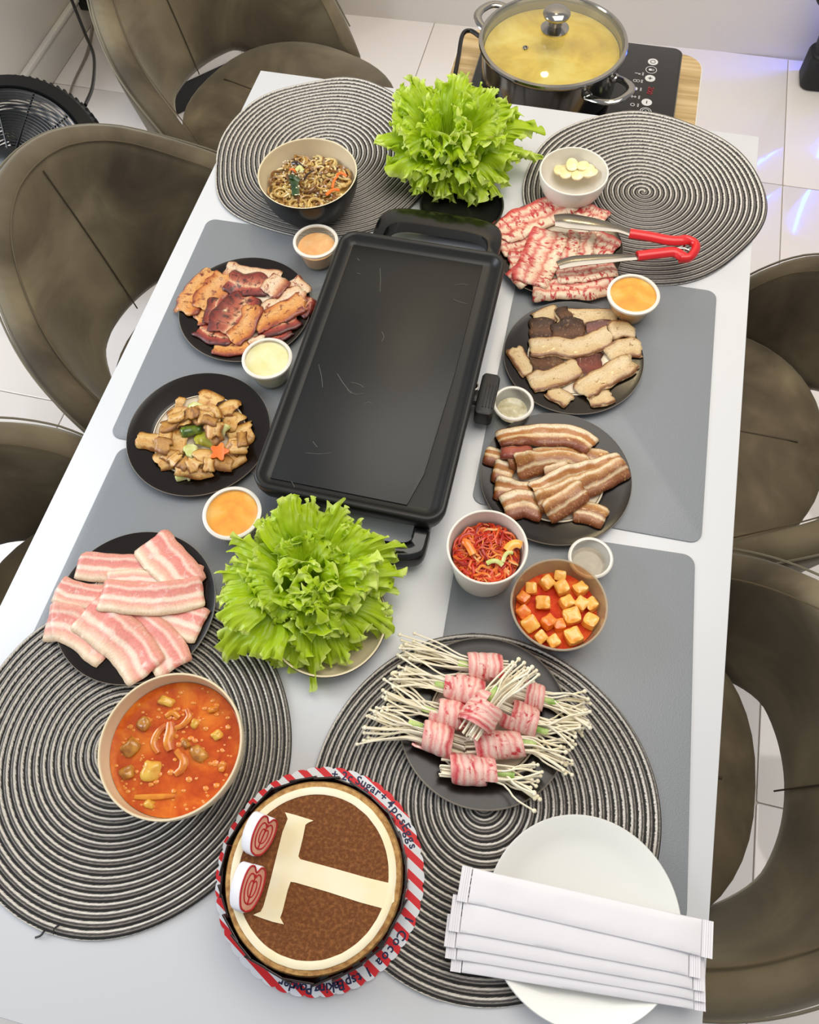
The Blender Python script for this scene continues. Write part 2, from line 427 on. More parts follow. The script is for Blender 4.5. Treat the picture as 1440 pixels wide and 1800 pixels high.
# black floor gadget with a wire ring and blue light at top right
M_led = pm('blue_led', '2a50ff', 0.4, emit=('2450ff', 60.0))
gx, gy = 0.915, 1.315
gd = thing('corner_gadget', 'black floor gadget with wire ring and blue glow at top right edge', 'device', (gx, gy, 0))
q = MB(); prism(q, rrect(0.22, 0.11, 0.03), 0, 0.10, 0.012, XF((gx, gy, 0), 0.05)); q.build('base', M_mattblack, gd)
q = MB()
vs = []
for z, s_ in ((0.10, 1.0), (0.105, 0.9), (0.24, 0.6), (0.25, 0.55)):
    vs += [Vector((gx - 0.02 - (z - 0.1) * 0.30 + x * s_, gy + y * s_, z)) for x, y in rrect(0.17, 0.09, 0.025)]
n_ = 28; q.add(vs, [(k * n_ + i, k * n_ + (i + 1) % n_, (k + 1) * n_ + (i + 1) % n_, (k + 1) * n_ + i) for k in range(3) for i in range(n_)] + [tuple(3 * n_ + i for i in range(n_))])
q.build('column', M_mattblack, gd)
for k in range(3):
    q = MB(); tube(q, spline([(gx - 0.05 + k * 0.012, gy - 0.045, 0.105), (gx - 0.045 + k * 0.012, gy - 0.042, 0.16), (gx - 0.03 + k * 0.010, gy - 0.036, 0.23)], 12), 0.003, 6); q.build('wire', M_black, gd)
q = MB(); rc = Vector((gx - 0.105, gy + 0.015, 0.275))
tube(q, [(rc.x + 0.055 * math.cos(a), rc.y, rc.z + 0.055 * math.sin(a)) for a in np.linspace(0, 2 * PI, 41)[:-1]], 0.006, 6, closed=True)
for a in (0.5, 1.55, 2.6): tube(q, [(rc.x + 0.055 * math.cos(a), rc.y, rc.z + 0.055 * math.sin(a)), (rc.x - 0.055 * math.cos(a), rc.y, rc.z - 0.055 * math.sin(a))], 0.004, 6)
q.build('wire_ring', M_black, gd)
q = MB(); tube(q, [(gx + 0.072, gy + 0.082, 0.10), (gx + 0.068, gy + 0.082, 0.20), (gx + 0.038, gy + 0.082, 0.46)], 0.009, 8); q.build('led_strip', M_led, gd)

# ------------------------------------------------------------------ dining table
TX, TY0, TY1 = 0.4642, -1.5283, 0.0
tb = thing('dining_table', 'long white rectangular dining table carrying the whole grill meal', 'table', (0, TY0 / 2, 0))
q = MB(); prism(q, [(TX, TY0), (TX, TY1), (-TX, TY1), (-TX, TY0)], TT - 0.022, TT, 0.002); q.build('tabletop', M_table, tb)
q = MB(); prism(q, [(TX - 0.06, TY0 + 0.06), (TX - 0.06, TY1 - 0.06), (-TX + 0.06, TY1 - 0.06), (-TX + 0.06, TY0 + 0.06)], TT - 0.085, TT - 0.0225, 0.003); q.build('apron', M_trimw, tb)
for x in (-1, 1):
    for y in (TY0 + 0.10, TY1 - 0.10):
        q = MB(); box(q, (x * (TX - 0.10), y, (TT - 0.086) / 2), (0.06, 0.06, TT - 0.086), 0.006); q.build('leg', M_trimw, tb)

# ------------------------------------------------------------------ chairs
SM = lambda t: t * t * (3 - 2 * t)
def ztop(ph):
    a = abs(ph); k = [(0, 0.815), (0.35, 0.79), (0.7, 0.715), (1.05, 0.66), (1.3, 0.60), (1.5, 0.49), (1.62, 0.42)]
    for (a0, z0), (a1, z1) in zip(k, k[1:]):
        if a <= a1: return z0 + (z1 - z0) * (a - a0) / (a1 - a0)
    return k[-1][1]
def ztops(ph): return sum(ztop(ph + e) for e in (-0.16, -0.08, 0, 0.08, 0.16)) / 5
def zbot(ph):
    a = abs(ph); return 0.462 - 0.092 * SM(min(1, max(0, (a - 0.42) / 0.50)))
def shell_pt(u, v, off=0.0):
    ph = (u - 0.5) * 3.24; b = zbot(ph); t = max(ztops(ph), b + 0.03); z = b + (t - b) * v
    wr = (1 + math.cos(ph)) / 2; h = (z - 0.44)
    r = 0.272 + 0.026 * wr * wr + (0.14 * wr + 0.02) * h + 0.03 * wr * (h / 0.4) ** 2 + off
    a = PI + ph
    return Vector((r * math.cos(a), r * math.sin(a), z))
def make_chair(label):
    root = thing('dining_chair', label, 'chair', (0, 0, 0), 'velvet chairs around the table')
    q = MB()
    pts = [(0.238 * math.copysign(abs(math.cos(a)) ** 0.86, math.cos(a)), 0.238 * math.copysign(abs(math.sin(a)) ** 0.86, math.sin(a))) for a in np.linspace(0, 2 * PI, 49)[:-1]]
    prism(q, pts, 0.385, 0.445, 0.012)
    n_ = 48; rings = [(1.0, 0.44), (1.03, 0.455), (1.025, 0.472), (0.97, 0.483), (0.7, 0.488), (0.35, 0.489)]
    q.add([(x * s_, y * s_, z) for s_, z in rings for x, y in pts], [(k * n_ + i, k * n_ + (i + 1) % n_, (k + 1) * n_ + (i + 1) % n_, (k + 1) * n_ + i) for k in range(5) for i in range(n_)] + [tuple(5 * n_ + i for i in range(n_))])
    seat = q.build('seat', M_velvet, root, local=True)
    q = MB(); tube(q, [(x * 1.02, y * 1.02, 0.443) for x, y in pts], 0.004, 6, closed=True); q.build('piping', M_thread, seat, local=True)
    q = MB(); tube(q, [(t, 0.0, 0.4886 - 0.02 * t * t * abs(t) * 6) for t in np.linspace(-0.19, 0.19, 14)], 0.0020, 5); q.build('seam', M_thread, seat, local=True)
    q = MB(); th = lambda u, v: 0.060 * max(0.22, (1 - abs(2 * v - 1) ** 12) ** 0.5) * max(0.35, (1 - abs(2 * u - 1) ** 12) ** 0.5)
    shell(q, shell_pt, 72, 16, th); back = q.build('backrest', M_velvet, root, local=True, sharp=70)
    q = MB(); tube(q, [shell_pt(0.5, v, -0.0328) for v in np.linspace(0.03, 0.93, 20)], 0.0014, 5); q.build('seam', M_thread, back, local=True)
    for o_ in (0.032, -0.032):
        q = MB(); tube(q, [shell_pt(u, 0.965, 0.025 if o_ > 0 else -0.0304) for u in np.linspace(0.04, 0.96, 70)], 0.0020 if o_ > 0 else 0.0013, 5); q.build('piping', M_piping if o_ > 0 else M_inpipe, back, local=True)
    for s_ in (-1, 1):
        q = MB(); a = PI + s_ * 1.42
        prism(q, rrect(0.07, 0.10, 0.01), 0.375, 0.43, 0.006, XF((0.245 * math.cos(a), 0.245 * math.sin(a), 0), a)); q.build('arm_bracket', M_velvet, root, local=True)
    q = MB(); lathe(q, [(0.0, 0.375), (0.11, 0.375), (0.11, 0.386), (0.0, 0.386)], n=32); q.build('swivel_plate', M_mattblack, root, local=True)
    for k in range(4):
        a = PI / 4 + k * PI / 2
        q = MB(); tube(q, [(0.09 * math.cos(a), 0.09 * math.sin(a), 0.376), (0.255 * math.cos(a), 0.255 * math.sin(a), 0.004)], [0.017, 0.010], 10); q.build('leg', M_mattblack, root, local=True)
    return root
def kids(o): return [c for c in bpy.data.objects if c.parent == o]
def copy_tree(o, parent=None):
    c = o.copy(); COL.objects.link(c); c.parent = parent
    for ch in kids(o): copy_tree(ch, c)
    return c
spots = [(0.455, -0.44, PI, 'taupe velvet tub chair on the right, farther of the two right-hand chairs'),
         (0.36, -1.06, PI + 0.02, 'taupe velvet tub chair at right nearest the white plate, open crescent behind seat'),
         (-0.40, -0.47, -0.29, 'taupe velvet chair at left with tall back fully seen, middle of the left row'),
         (-0.53, 0.25, -0.30, 'taupe velvet chair with bright rim at the far left corner of the table'),
         (-0.45, -1.075, 0.0, 'taupe velvet chair at left edge, only one dark arm showing beside the table')]
proto = make_chair(spots[0][3])
for i, (x, y, rz, lab) in enumerate(spots):
    o = proto if i == 0 else copy_tree(proto)
    o.location = (x, y, 0); o.rotation_euler = (0, 0, rz); o['label'] = lab; USED.setdefault(lab, []).append(o.name)

# ------------------------------------------------------------------ induction cooker on a wooden side table
bx0, bx1, by0, by1, bz = -0.152, 0.383, 0.02, 0.452, TT - 0.16
M_wood = None
def wood():
    m, nt, ns, L, b = nodes('oak_board')
    tc = N(ns, 'ShaderNodeTexCoord'); mp = N(ns, 'ShaderNodeMapping'); mp.inputs['Scale'].default_value = (2.2, 38, 2)
    a = N(ns, 'ShaderNodeTexNoise'); a.inputs['Scale'].default_value = 2.0; a.inputs['Detail'].default_value = 7; a.inputs['Distortion'].default_value = 0.5
    r = ramp(ns, [(0.3, 'a88a58'), (0.5, 'c9aa74'), (0.7, 'dcc192')])
    L.new(tc.outputs['Object'], mp.inputs[0]); L.new(mp.outputs[0], a.inputs['Vector']); L.new(a.outputs['Fac'], r.inputs[0]); L.new(r.outputs[0], b.inputs['Base Color'])
    b.inputs['Roughness'].default_value = 0.45
    return m
st = thing('side_table', 'small side table with rounded oak board top beyond the table end', 'table', ((bx0 + bx1) / 2, (by0 + by1) / 2, 0))
q = MB(); prism(q, rrect(bx1 - bx0, by1 - by0, 0.045), bz - 0.018, bz, 0.002, XF(((bx0 + bx1) / 2, (by0 + by1) / 2, 0))); q.build('board', wood(), st)
q = MB(); prism(q, rrect(bx1 - bx0 + 0.007, by1 - by0 + 0.007, 0.048), bz - 0.017, bz - 0.003, 0.001, XF(((bx0 + bx1) / 2, (by0 + by1) / 2, 0))); q.build('edge_band', M_trimw, st)
for x in (bx0 + 0.06, bx1 - 0.06):
    for y in (by0 + 0.06, by1 - 0.06):
        q = MB(); tube(q, [(x, y, 0.0), (x, y, bz - 0.017)], 0.014, 10); q.build('leg', M_trimw, st)
cz = TT - 0.10; cx0, cx1, cy0, cy1 = -0.085, 0.328, 0.075, 0.375
ck = thing('induction_cooker', 'black glass induction cooker with touch buttons under the steel pot', 'cooker', ((cx0 + cx1) / 2, (cy0 + cy1) / 2, bz))
CX = XF(((cx0 + cx1) / 2, (cy0 + cy1) / 2, 0))
q = MB(); prism(q, rrect(cx1 - cx0 - 0.02, cy1 - cy0 - 0.02, 0.02), bz + 0.004, cz - 0.006, 0.004, CX); q.build('casing', M_black, ck)
q = MB(); prism(q, rrect(cx1 - cx0, cy1 - cy0, 0.018), cz - 0.006, cz, 0.0015, CX); q.build('glass_top', pm('black_glass', '050506', 0.08), ck)
q = MB(); prism(q, rrect(cx1 - cx0 + 0.004, cy1 - cy0 + 0.004, 0.02), cz - 0.005, cz - 0.002, 0.0005, CX); q.build('steel_edge', M_satin, ck)
for x in (cx0 + 0.05, cx1 - 0.05):
    for y in (cy0 + 0.05, cy1 - 0.05):
        q = MB(); lathe(q, [(0.014, 0), (0.014, 0.004)], (x, y, bz), 16); q.build('foot', M_black, ck)
M_print = pm('white_print', 'd9d9d9', 0.5); M_redseg = pm('red_digits', '5a0f16', 0.4, emit=('c01828', 0.25)); M_dark = pm('print_black', '0a0a0a', 0.5)
def disc(mb_, c, r, th, n=28): lathe(mb_, [(r, 0), (r, th), (0, th)], c, n)
def ring(mb_, c, r, w_, th, n=32): lathe(mb_, [(r - w_, 0), (r - w_, th), (r, th), (r, 0)], c, n)
def dot(px, py, solid, glyph):
    p = at(px, py, -0.10); q_ = MB()
    if solid: disc(q_, (p.x, p.y, cz), 0.0105, 0.0004)
    else: ring(q_, (p.x, p.y, cz), 0.0115, 0.0012, 0.0004)
    o = q_.build('touch_button', M_print, ck); g_ = MB(); zz = cz + (0.0006 if solid else 0.0004)
    if glyph == '+': box(g_, (p.x, p.y, zz), (0.009, 0.0018, 0.0003), 0); box(g_, (p.x, p.y, zz), (0.0018, 0.009, 0.0003), 0)
    elif glyph == '-': box(g_, (p.x, p.y, zz), (0.0018, 0.008, 0.0003), 0)
    elif glyph == 'o': ring(g_, (p.x, p.y, zz - 0.0001), 0.0055, 0.0012, 0.0003)
    elif glyph == 'lock': box(g_, (p.x - 0.002, p.y, zz), (0.006, 0.006, 0.0003), 0); box(g_, (p.x + 0.004, p.y + 0.002, zz), (0.005, 0.0014, 0.0003), 0); box(g_, (p.x + 0.004, p.y - 0.002, zz), (0.005, 0.0014, 0.0003), 0)
    elif glyph == 'oo': ring(g_, (p.x, p.y, zz - 0.0001), 0.0075, 0.0012, 0.0003); disc(g_, (p.x, p.y, zz - 0.0001), 0.002, 0.0003, 12)
    g_.build('symbol', M_dark if solid else M_print, o)
for a_ in ((1148, 109, 1, 'o'), (1145, 123, 0, 'lock'), (1143, 138, 1, '+'), (1137, 180, 1, '-'), (1135, 196, 0, 'oo')): dot(*a_)
for k, (px, py) in enumerate(((1121, 129), (1119, 142), (1117, 156), (1114, 170), (1112, 184))):
    p = at(px, py, -0.10); q = MB()
    if k == 0: box(q, (p.x, p.y, cz + 0.0002), (0.011, 0.0014, 0.0004), 0); box(q, (p.x + 0.004, p.y - 0.001, cz + 0.0002), (0.004, 0.004, 0.0004), 0)
    elif k == 1: ring(q, (p.x - 0.003, p.y, cz), 0.004, 0.001, 0.0004); ring(q, (p.x + 0.003, p.y, cz), 0.004, 0.001, 0.0004)
    elif k == 2: ring(q, (p.x, p.y, cz), 0.005, 0.001, 0.0004); disc(q, (p.x + 0.002, p.y, cz), 0.0028, 0.0004, 12)
    elif k == 3: box(q, (p.x, p.y, cz + 0.0002), (0.011, 0.0014, 0.0004), 0); box(q, (p.x - 0.003, p.y, cz + 0.0002), (0.0014, 0.008, 0.0004), 0); box(q, (p.x + 0.003, p.y, cz + 0.0002), (0.0014, 0.006, 0.0004), 0)
    else: ring(q, (p.x, p.y, cz), 0.0045, 0.0012, 0.0004)
    for j in range(4): box(q, (p.x + 0.011, p.y - 0.004 + j * 0.0026, cz + 0.0002), (0.0034, 0.0012, 0.0004), 0)
    q.build('icon', M_print, ck, smooth=False)
def text_mesh(s, size, name='lettering'):
    cu = bpy.data.curves.new(name, 'FONT'); cu.body = s; cu.size = size; cu.align_x = 'CENTER'; cu.align_y = 'BOTTOM'; cu.extrude = size * 0.012; cu.offset = size * 0.022; cu.resolution_u = 3
    o = bpy.data.objects.new(name, cu); COL.objects.link(o)
    dg = bpy.context.evaluated_depsgraph_get(); dg.update(); me = o.evaluated_get(dg).to_mesh()
    vs = [v.co.copy() for v in me.vertices]; fs = [tuple(p.vertices) for p in me.polygons]
    o.evaluated_get(dg).to_mesh_clear(); bpy.data.objects.remove(o); bpy.data.curves.remove(cu)
    return vs, fs
vs, fs = text_mesh('200', 0.016); p = at(1141, 159, -0.10); X = XF((p.x, p.y, cz + 0.0003), -PI / 2 - 0.1)
q = MB(); q.add([X @ (v - Vector((0, 0.006, 0))) for v in vs], fs); q.build('red_digits', M_redseg, ck, smooth=False)
p = at(1112, 203, -0.10); q = MB(); box(q, (p.x + 0.004, p.y, cz + 0.0003), (0.016, 0.010, 0.0006), 0); o = q.build('energy_sticker', pm('sticker_pale', 'c9cfae', 0.5), ck)
q = MB(); box(q, (p.x - 0.002, p.y, cz + 0.0007), (0.006, 0.009, 0.0003), 0); q.build('sticker_stripe', pm('sticker_green', '8fae2e', 0.5), o)
q = MB(); tube(q, spline([(cx0 + 0.01, cy1 - 0.02, bz + 0.03), at(842, 63, -0.12), at(826, 54, -0.12), at(813, 62, -0.12), at(806, 100, -0.13), at(798, 140, -0.14), at(790, 170, -0.16) ], 40), 0.0048, 8)
q.solo('cooker_cable', M_black, 'black power cable looping off the left side of the induction cooker', 'cable')

# pot
PCX, PCY = 0.068, 0.196
pot = thing('steel_pot', 'wide shallow steel pot standing on the induction cooker', 'pot', (PCX, PCY, cz))
q = MB(); lathe(q, [(0.0, 0.0), (0.122, 0.0), (0.130, 0.006), (0.134, 0.02), (0.136, 0.088), (0.140, 0.092), (0.140, 0.094), (0.133, 0.094), (0.132, 0.02), (0.12, 0.006), (0.0, 0.006)], (PCX, PCY, cz + 0.0005), 80); body = q.build('body', pm('dark_steel', '77746f', 0.16, metal=1.0), pot)
for a0 in (math.radians(-35), math.radians(145)):
    q = MB(); R2 = 0.136; P = []
    for t in np.linspace(-1, 1, 15):
        a = a0 + t * 0.30; rr = R2 + 0.052 * (1 - abs(t) ** 3.2); P.append((PCX + rr * math.cos(a), PCY + rr * math.sin(a), cz + 0.070 + 0.010 * (1 - abs(t) ** 3)))
    tube(q, P, 0.0085, 10, flat=0.55); h = q.build('handle', M_steel, pot)
    for t in (-0.28, 0.28):
        q = MB(); ball(q, (PCX + 0.137 * math.cos(a0 + t), PCY + 0.137 * math.sin(a0 + t), cz + 0.070), 0.011, (1, 1, 0.7), 12, 8); q.build('rivet', M_steel, h)
def broth_mat(name, c0, c1, c2, sc, rough=0.12, bump=0.3):
    m, nt, ns, L, b = nodes(name)
    tc = N(ns, 'ShaderNodeTexCoord'); a = N(ns, 'ShaderNodeTexNoise'); a.inputs['Scale'].default_value = sc; a.inputs['Detail'].default_value = 7; a.inputs['Roughness'].default_value = 0.62; a.inputs['Distortion'].default_value = 0.4
    r = ramp(ns, [(0.34, c0), (0.5, c1), (0.64, c2)])
    L.new(tc.outputs['Object'], a.inputs['Vector']); L.new(a.outputs['Fac'], r.inputs[0]); L.new(r.outputs[0], b.inputs['Base Color'])
    bn = N(ns, 'ShaderNodeBump'); bn.inputs['Strength'].default_value = bump; bn.inputs['Distance'].default_value = 0.002
    L.new(a.outputs['Fac'], bn.inputs['Height']); L.new(bn.outputs[0], b.inputs['Normal']); b.inputs['Roughness'].default_value = rough; b.inputs['Coat Weight'].default_value = 0.3
    return m
q = MB(); lathe(q, [(0.1315, -0.002), (0.1315, 0.0), (0.09, 0.001), (0.05, 0.0012), (0.0, 0.001)], (PCX, PCY, cz + 0.080), 64)
q.solo('yellow_soup', broth_mat('yellow_soup', 'b79a2c', 'e2c95a', 'f1e7a8', 9, 0.25), 'frothy yellow soup filling the steel pot under the lid', 'soup', kind='stuff')
lid = thing('pot_lid', 'clear domed glass lid with steel rim closing the pot', 'lid', (PCX, PCY, cz + 0.0945))
q = MB(); lz = cz + 0.0952
lathe(q, [(0.1355, 0.0), (0.1425, 0.0005), (0.144, 0.004), (0.1425, 0.0075), (0.1365, 0.0085), (0.1345, 0.006)], (PCX, PCY, lz), 80); q.build('steel_rim', M_steel, lid)
q = MB(); shell(q, lambda u, v: Vector((PCX + (0.135 * v + 0.0005) * math.cos(2 * PI * u), PCY + (0.135 * v + 0.0005) * math.sin(2 * PI * u), lz + 0.006 + 0.020 * (1 - v * v))), 96, 28, 0.0015, closed_u=True); q.build('glass_dome', clear('lid_glass', 'fbf8e4', 0.07, 0.04, 'efe9bf'), lid)
q = MB(); lathe(q, [(0.026, 0.0), (0.027, 0.003), (0.020, 0.006), (0.013, 0.010), (0.012, 0.016), (0.018, 0.021), (0.025, 0.026), (0.026, 0.030), (0.022, 0.035), (0.012, 0.038), (0.0, 0.0385)], (PCX, PCY, lz + 0.0265), 40); q.build('knob', M_steel, lid)
p = at(922, 99, -0.0); q = MB(); lathe(q, [(0.0055, 0.0), (0.0055, 0.0022), (0.003, 0.003), (0.0025, 0.001), (0.0, 0.001)], (p.x, p.y, lz + 0.0205), 20); q.build('steam_vent', M_steel, lid)
# ------------------------------------------------------------------ placemats
def leather():
    m, nt, ns, L, b = nodes('grey_leatherette')
    b.inputs['Base Color'].default_value = lin('818589'); b.inputs['Roughness'].default_value = 0.42; b.inputs['Specular IOR Level'].default_value = 0.55
    tc = N(ns, 'ShaderNodeTexCoord'); v = N(ns, 'ShaderNodeTexVoronoi'); v.inputs['Scale'].default_value = 650
    bn = N(ns, 'ShaderNodeBump'); bn.inputs['Strength'].default_value = 0.25; bn.inputs['Distance'].default_value = 0.0006
    L.new(tc.outputs['Object'], v.inputs['Vector']); L.new(v.outputs['Distance'], bn.inputs['Height']); L.new(bn.outputs[0], b.inputs['Normal'])
    return m
M_leather = leather()
MW, ML = 0.3111, 0.4422
for x, y, t, lab in ((0.1034, -0.3791, 0.0184, 'flat grey rectangular placemat on the right under the beef plate'),
                     (0.1053, -0.8513, 0.0555, 'flat grey rectangular placemat at lower right under the two red kimchi tubs'),
                     (-0.4299, -0.3889, 0.0134, 'flat grey rectangular placemat on the left under the glazed meat plate'),
                     (-0.4018, -0.8424, -0.006, 'flat grey rectangular placemat at lower left under the raw pork belly plate')):
    q = MB(); c, s = math.cos(t), math.sin(t)
    X = Matrix.Translation((x + c * MW / 2 + s * ML / 2, y + s * MW / 2 - c * ML / 2, TT)) @ Matrix.Rotation(t, 4, 'Z')
    prism(q, rrect(MW, ML, 0.016), 0.0002, 0.0020, 0.0006, X)
    q.solo('placemat', M_leather, lab, 'placemat', 'grey rectangular placemats')

def cordmat():
    m, nt, ns, L, b = nodes('woven_cord')
    uv = N(ns, 'ShaderNodeUVMap', uv_map='uv'); sp = N(ns, 'ShaderNodeSeparateXYZ'); L.new(uv.outputs[0], sp.inputs[0])
    fr = N(ns, 'ShaderNodeMath', operation='FRACT'); L.new(sp.outputs['X'], fr.inputs[0])
    r = ramp(ns, [(0.0, '0d0c0c'), (0.13, '171615'), (0.19, 'd6cfc4'), (0.36, 'e2dbd0'), (0.44, '5a5450'), (0.60, '3f3b38'), (0.72, 'a59d93'), (0.84, '4a4542'), (0.95, '0d0c0c')])
    # knitted strands: braid along the coil
    cb = N(ns, 'ShaderNodeCombineXYZ')
    mx_ = N(ns, 'ShaderNodeMath', operation='MULTIPLY'); mx_.inputs[1].default_value = 4.0; L.new(sp.outputs['X'], mx_.inputs[0])
    L.new(mx_.outputs[0], cb.inputs[0]); L.new(sp.outputs['Y'], cb.inputs[1])
    n1 = N(ns, 'ShaderNodeTexNoise'); n1.inputs['Scale'].default_value = 1.0; n1.inputs['Detail'].default_value = 3; n1.inputs['Roughness'].default_value = 0.8
    L.new(cb.outputs[0], n1.inputs['Vector'])
    sh = N(ns, 'ShaderNodeMath', operation='MULTIPLY_ADD'); sh.inputs[1].default_value = 0.34; L.new(n1.outputs['Fac'], sh.inputs[0])
    of = N(ns, 'ShaderNodeMath', operation='ADD'); of.inputs[1].default_value = -0.17; L.new(fr.outputs[0], of.inputs[0]); L.new(of.outputs[0], sh.inputs[2])
    L.new(sh.outputs[0], r.inputs[0])
    hs = N(ns, 'ShaderNodeHueSaturation'); mr = N(ns, 'ShaderNodeMapRange'); mr.inputs[1].default_value = 0.35; mr.inputs[2].default_value = 0.65; mr.inputs[3].default_value = 0.55; mr.inputs[4].default_value = 1.25
    L.new(n1.outputs['Fac'], mr.inputs[0]); L.new(mr.outputs[0], hs.inputs['Value']); L.new(r.outputs[0], hs.inputs['Color']); L.new(hs.outputs[0], b.inputs['Base Color'])
    b.inputs['Roughness'].default_value = 0.6
    return m
M_cord = cordmat()
def round_mat(cx, cy, wob, lab, seed, zb=0.0022, coils=23):
    R = 0.2013; q = MB(); nt_ = 200; vs = []; uv = []; fs = []
    prof = [(0.0, 0.0), (0.12, 0.0006), (0.25, 0.0026), (0.45, 0.0030), (0.7, 0.0026), (0.9, 0.0006)]
    rows = [(k + p, h) for k in range(coils + 1) for p, h in prof] + [(coils + 1, 0.0)]
    def wf(a): return sum(A_ * math.sin(n_ * a + f_) for n_, A_, f_ in wob)
    W_ = nt_ + 1
    for t, h in rows:
        for i in range(W_):
            a = 2 * PI * i / nt_; k = min(max(t + i / nt_ - 1, 0.0), coils); rr = R * k / coils * (1 + wf(a) * (k / coils) ** 2.5)
            if k >= coils: h_ = 0.0
            else: h_ = h
            z = zb + 0.0010 + h_ + 0.03 * max(0, wf(a)) * (k / coils) ** 4
            vs.append((cx + rr * math.cos(a), cy + rr * math.sin(a), TT + z)); uv.append((t, a * max(rr, 0.01) * 420))
    for k in range(len(rows) - 1):
        for i in range(nt_): fs.append((k * W_ + i, (k + 1) * W_ + i, (k + 1) * W_ + i + 1, k * W_ + i + 1))
    o = len(vs); e = (len(rows) - 1) * W_
    for i in range(W_):
        x, y, z = vs[e + i]; vs.append((x, y, TT + zb)); uv.append((coils, 0))
    for i in range(nt_): fs.append((e + i, o + i, o + i + 1, e + i + 1))
    fs.append(tuple(o + i for i in range(nt_ - 1, -1, -1)))
    q.add(vs, fs, uv)
    return q.solo('woven_mat', M_cord, lab, 'placemat', 'round woven placemats', sharp=0)
round_mat(-0.2736, -0.2011, [(5, .018, .4), (3, .016, 2.0), (8, .008, 1.1)], 'wavy round woven placemat under the noodle bowl at far left', 1)
round_mat(0.2788, -0.183, [(4, .012, .9), (7, .008, 2.3), (3, .010, .2)], 'round woven placemat with spiral centre showing beside the red tongs', 2)
round_mat(-0.2303, -1.2396, [(3, .008, .3), (5, .006, 2.0)], 'dark round woven placemat under the orange soup bowl', 3)
round_mat(0.2014, -1.2017, [(3, .008, 1.3), (4, .006, .4)], 'dark round woven placemat under the mushroom roll plate', 4)
q = MB(); tube(q, spline([at(62, 1648, .003), at(72, 1644, .004), at(78, 1636, .006)], 8), 0.0012, 5); tube(q, spline([at(94, 1642, .003), at(96, 1632, .006), at(104, 1626, .008)], 8), 0.0011, 5)
q.solo('loose_cord', pm('loose_cord', '2b2928', 0.6), 'short loose dark cord end at the lower edge of the left woven mat', 'cord')

# ------------------------------------------------------------------ dishware
M_darkplate = pm('dark_brown_glaze', '120c09', 0.22, spec=0.42, var=(14, '1a120c', 0.3, 0.7))
M_cream = pm('cream_glaze', 'e3d3ba', 0.22)
M_creambowl = pm('cream_bowl', 'e6d6b4', 0.25)
M_rimline = pm('pale_rim_edge', '8d8375', 0.3)
def plate(cx, cy, z, r, lab, name='dinner_plate', grp='dark stoneware plates'):
    t = thing(name, lab, 'plate', (cx, cy, z + TT), grp)
    c = (cx, cy, z + TT + 0.0003)
    q = MB(); lathe(q, [(0.0, 0.001), (r * .55, 0.001), (r * .58, 0.0), (r * .63, 0.0), (r * .66, 0.003), (r * .985, 0.0085), (r, 0.0100), (r * .997, 0.0116), (r * .985, 0.0112), (r * .90, 0.0098), (r * .70, 0.0074), (r * .665, 0.0066), (r * .655, 0.0062)], c, 80)
    q.build('rim', M_darkplate, t)
    q = MB(); lathe(q, [(r * .654, 0.0062), (r * .640, 0.0070), (r * .622, 0.0066), (r * .612, 0.0052), (r * .60, 0.0046), (r * .4, 0.0042), (0.0, 0.0042)], c, 80); q.build('well', M_cream, t)
    q = MB(); lathe(q, [(r * .632, 0.0072), (r * .628, 0.0074), (r * .624, 0.0070)], c, 80); q.build('well_ring', M_darkplate, t)
    q = MB(); tube(q, [(cx + r * .996 * math.cos(a), cy + r * .996 * math.sin(a), c[2] + 0.0108) for a in np.linspace(0, 2 * PI, 81)[:-1]], 0.0009, 5, closed=True); q.build('rim_edge', M_rimline, t)
    return c
RM, FM = 0.0063, 0.0022          # on a woven mat / on a flat mat
PL = {}
PL['galbi'] = (-0.3002, -0.5698, FM); PL['stir'] = (-0.2926, -0.8019, FM); PL['belly'] = (-0.280, -1.069, RM)
PL['bacon'] = (0.1569, -0.3467, RM); PL['beef'] = (0.2124, -0.5538, FM); PL['mpork'] = (0.2179, -0.7628, FM); PL['enoki'] = (0.1848, -1.1112, RM)
for k, lab in (('galbi', 'black plate under the red glazed grilled meat at left'), ('stir', 'black plate with cream centre holding the fishcake stir-fry'),
               ('belly', 'black plate under the raw pink pork belly slices'), ('bacon', 'black plate under the marbled bacon slices and red tongs'),
               ('beef', 'glossy black plate under the pale and brown beef pieces'), ('mpork', 'bronze black plate under the brown marinated pork strips'),
               ('enoki', 'bronze plate with cream centre under the bacon mushroom rolls')):
    x, y, z = PL[k]; plate(x, y, z, 0.1035 if k != 'enoki' else 0.1015, lab)
wp = thing('white_plate', 'round white plate under the stack of white paper sleeves', 'plate', (0.327, -1.293, TT + RM))
q = MB(); r = 0.1035; lathe(q, [(0.0, 0.001), (r * .5, 0.001), (r * .56, 0.0), (r * .60, 0.001), (r * .98, 0.016), (r, 0.0175), (r * .99, 0.019), (r * .97, 0.0185), (r * .80, 0.010), (r * .66, 0.0055), (0.0, 0.0042)], (0.327, -1.293, TT + RM + 0.0003), 90)
q.build('dish', pm('white_porcelain', 'e6e6e0', 0.14), wp)

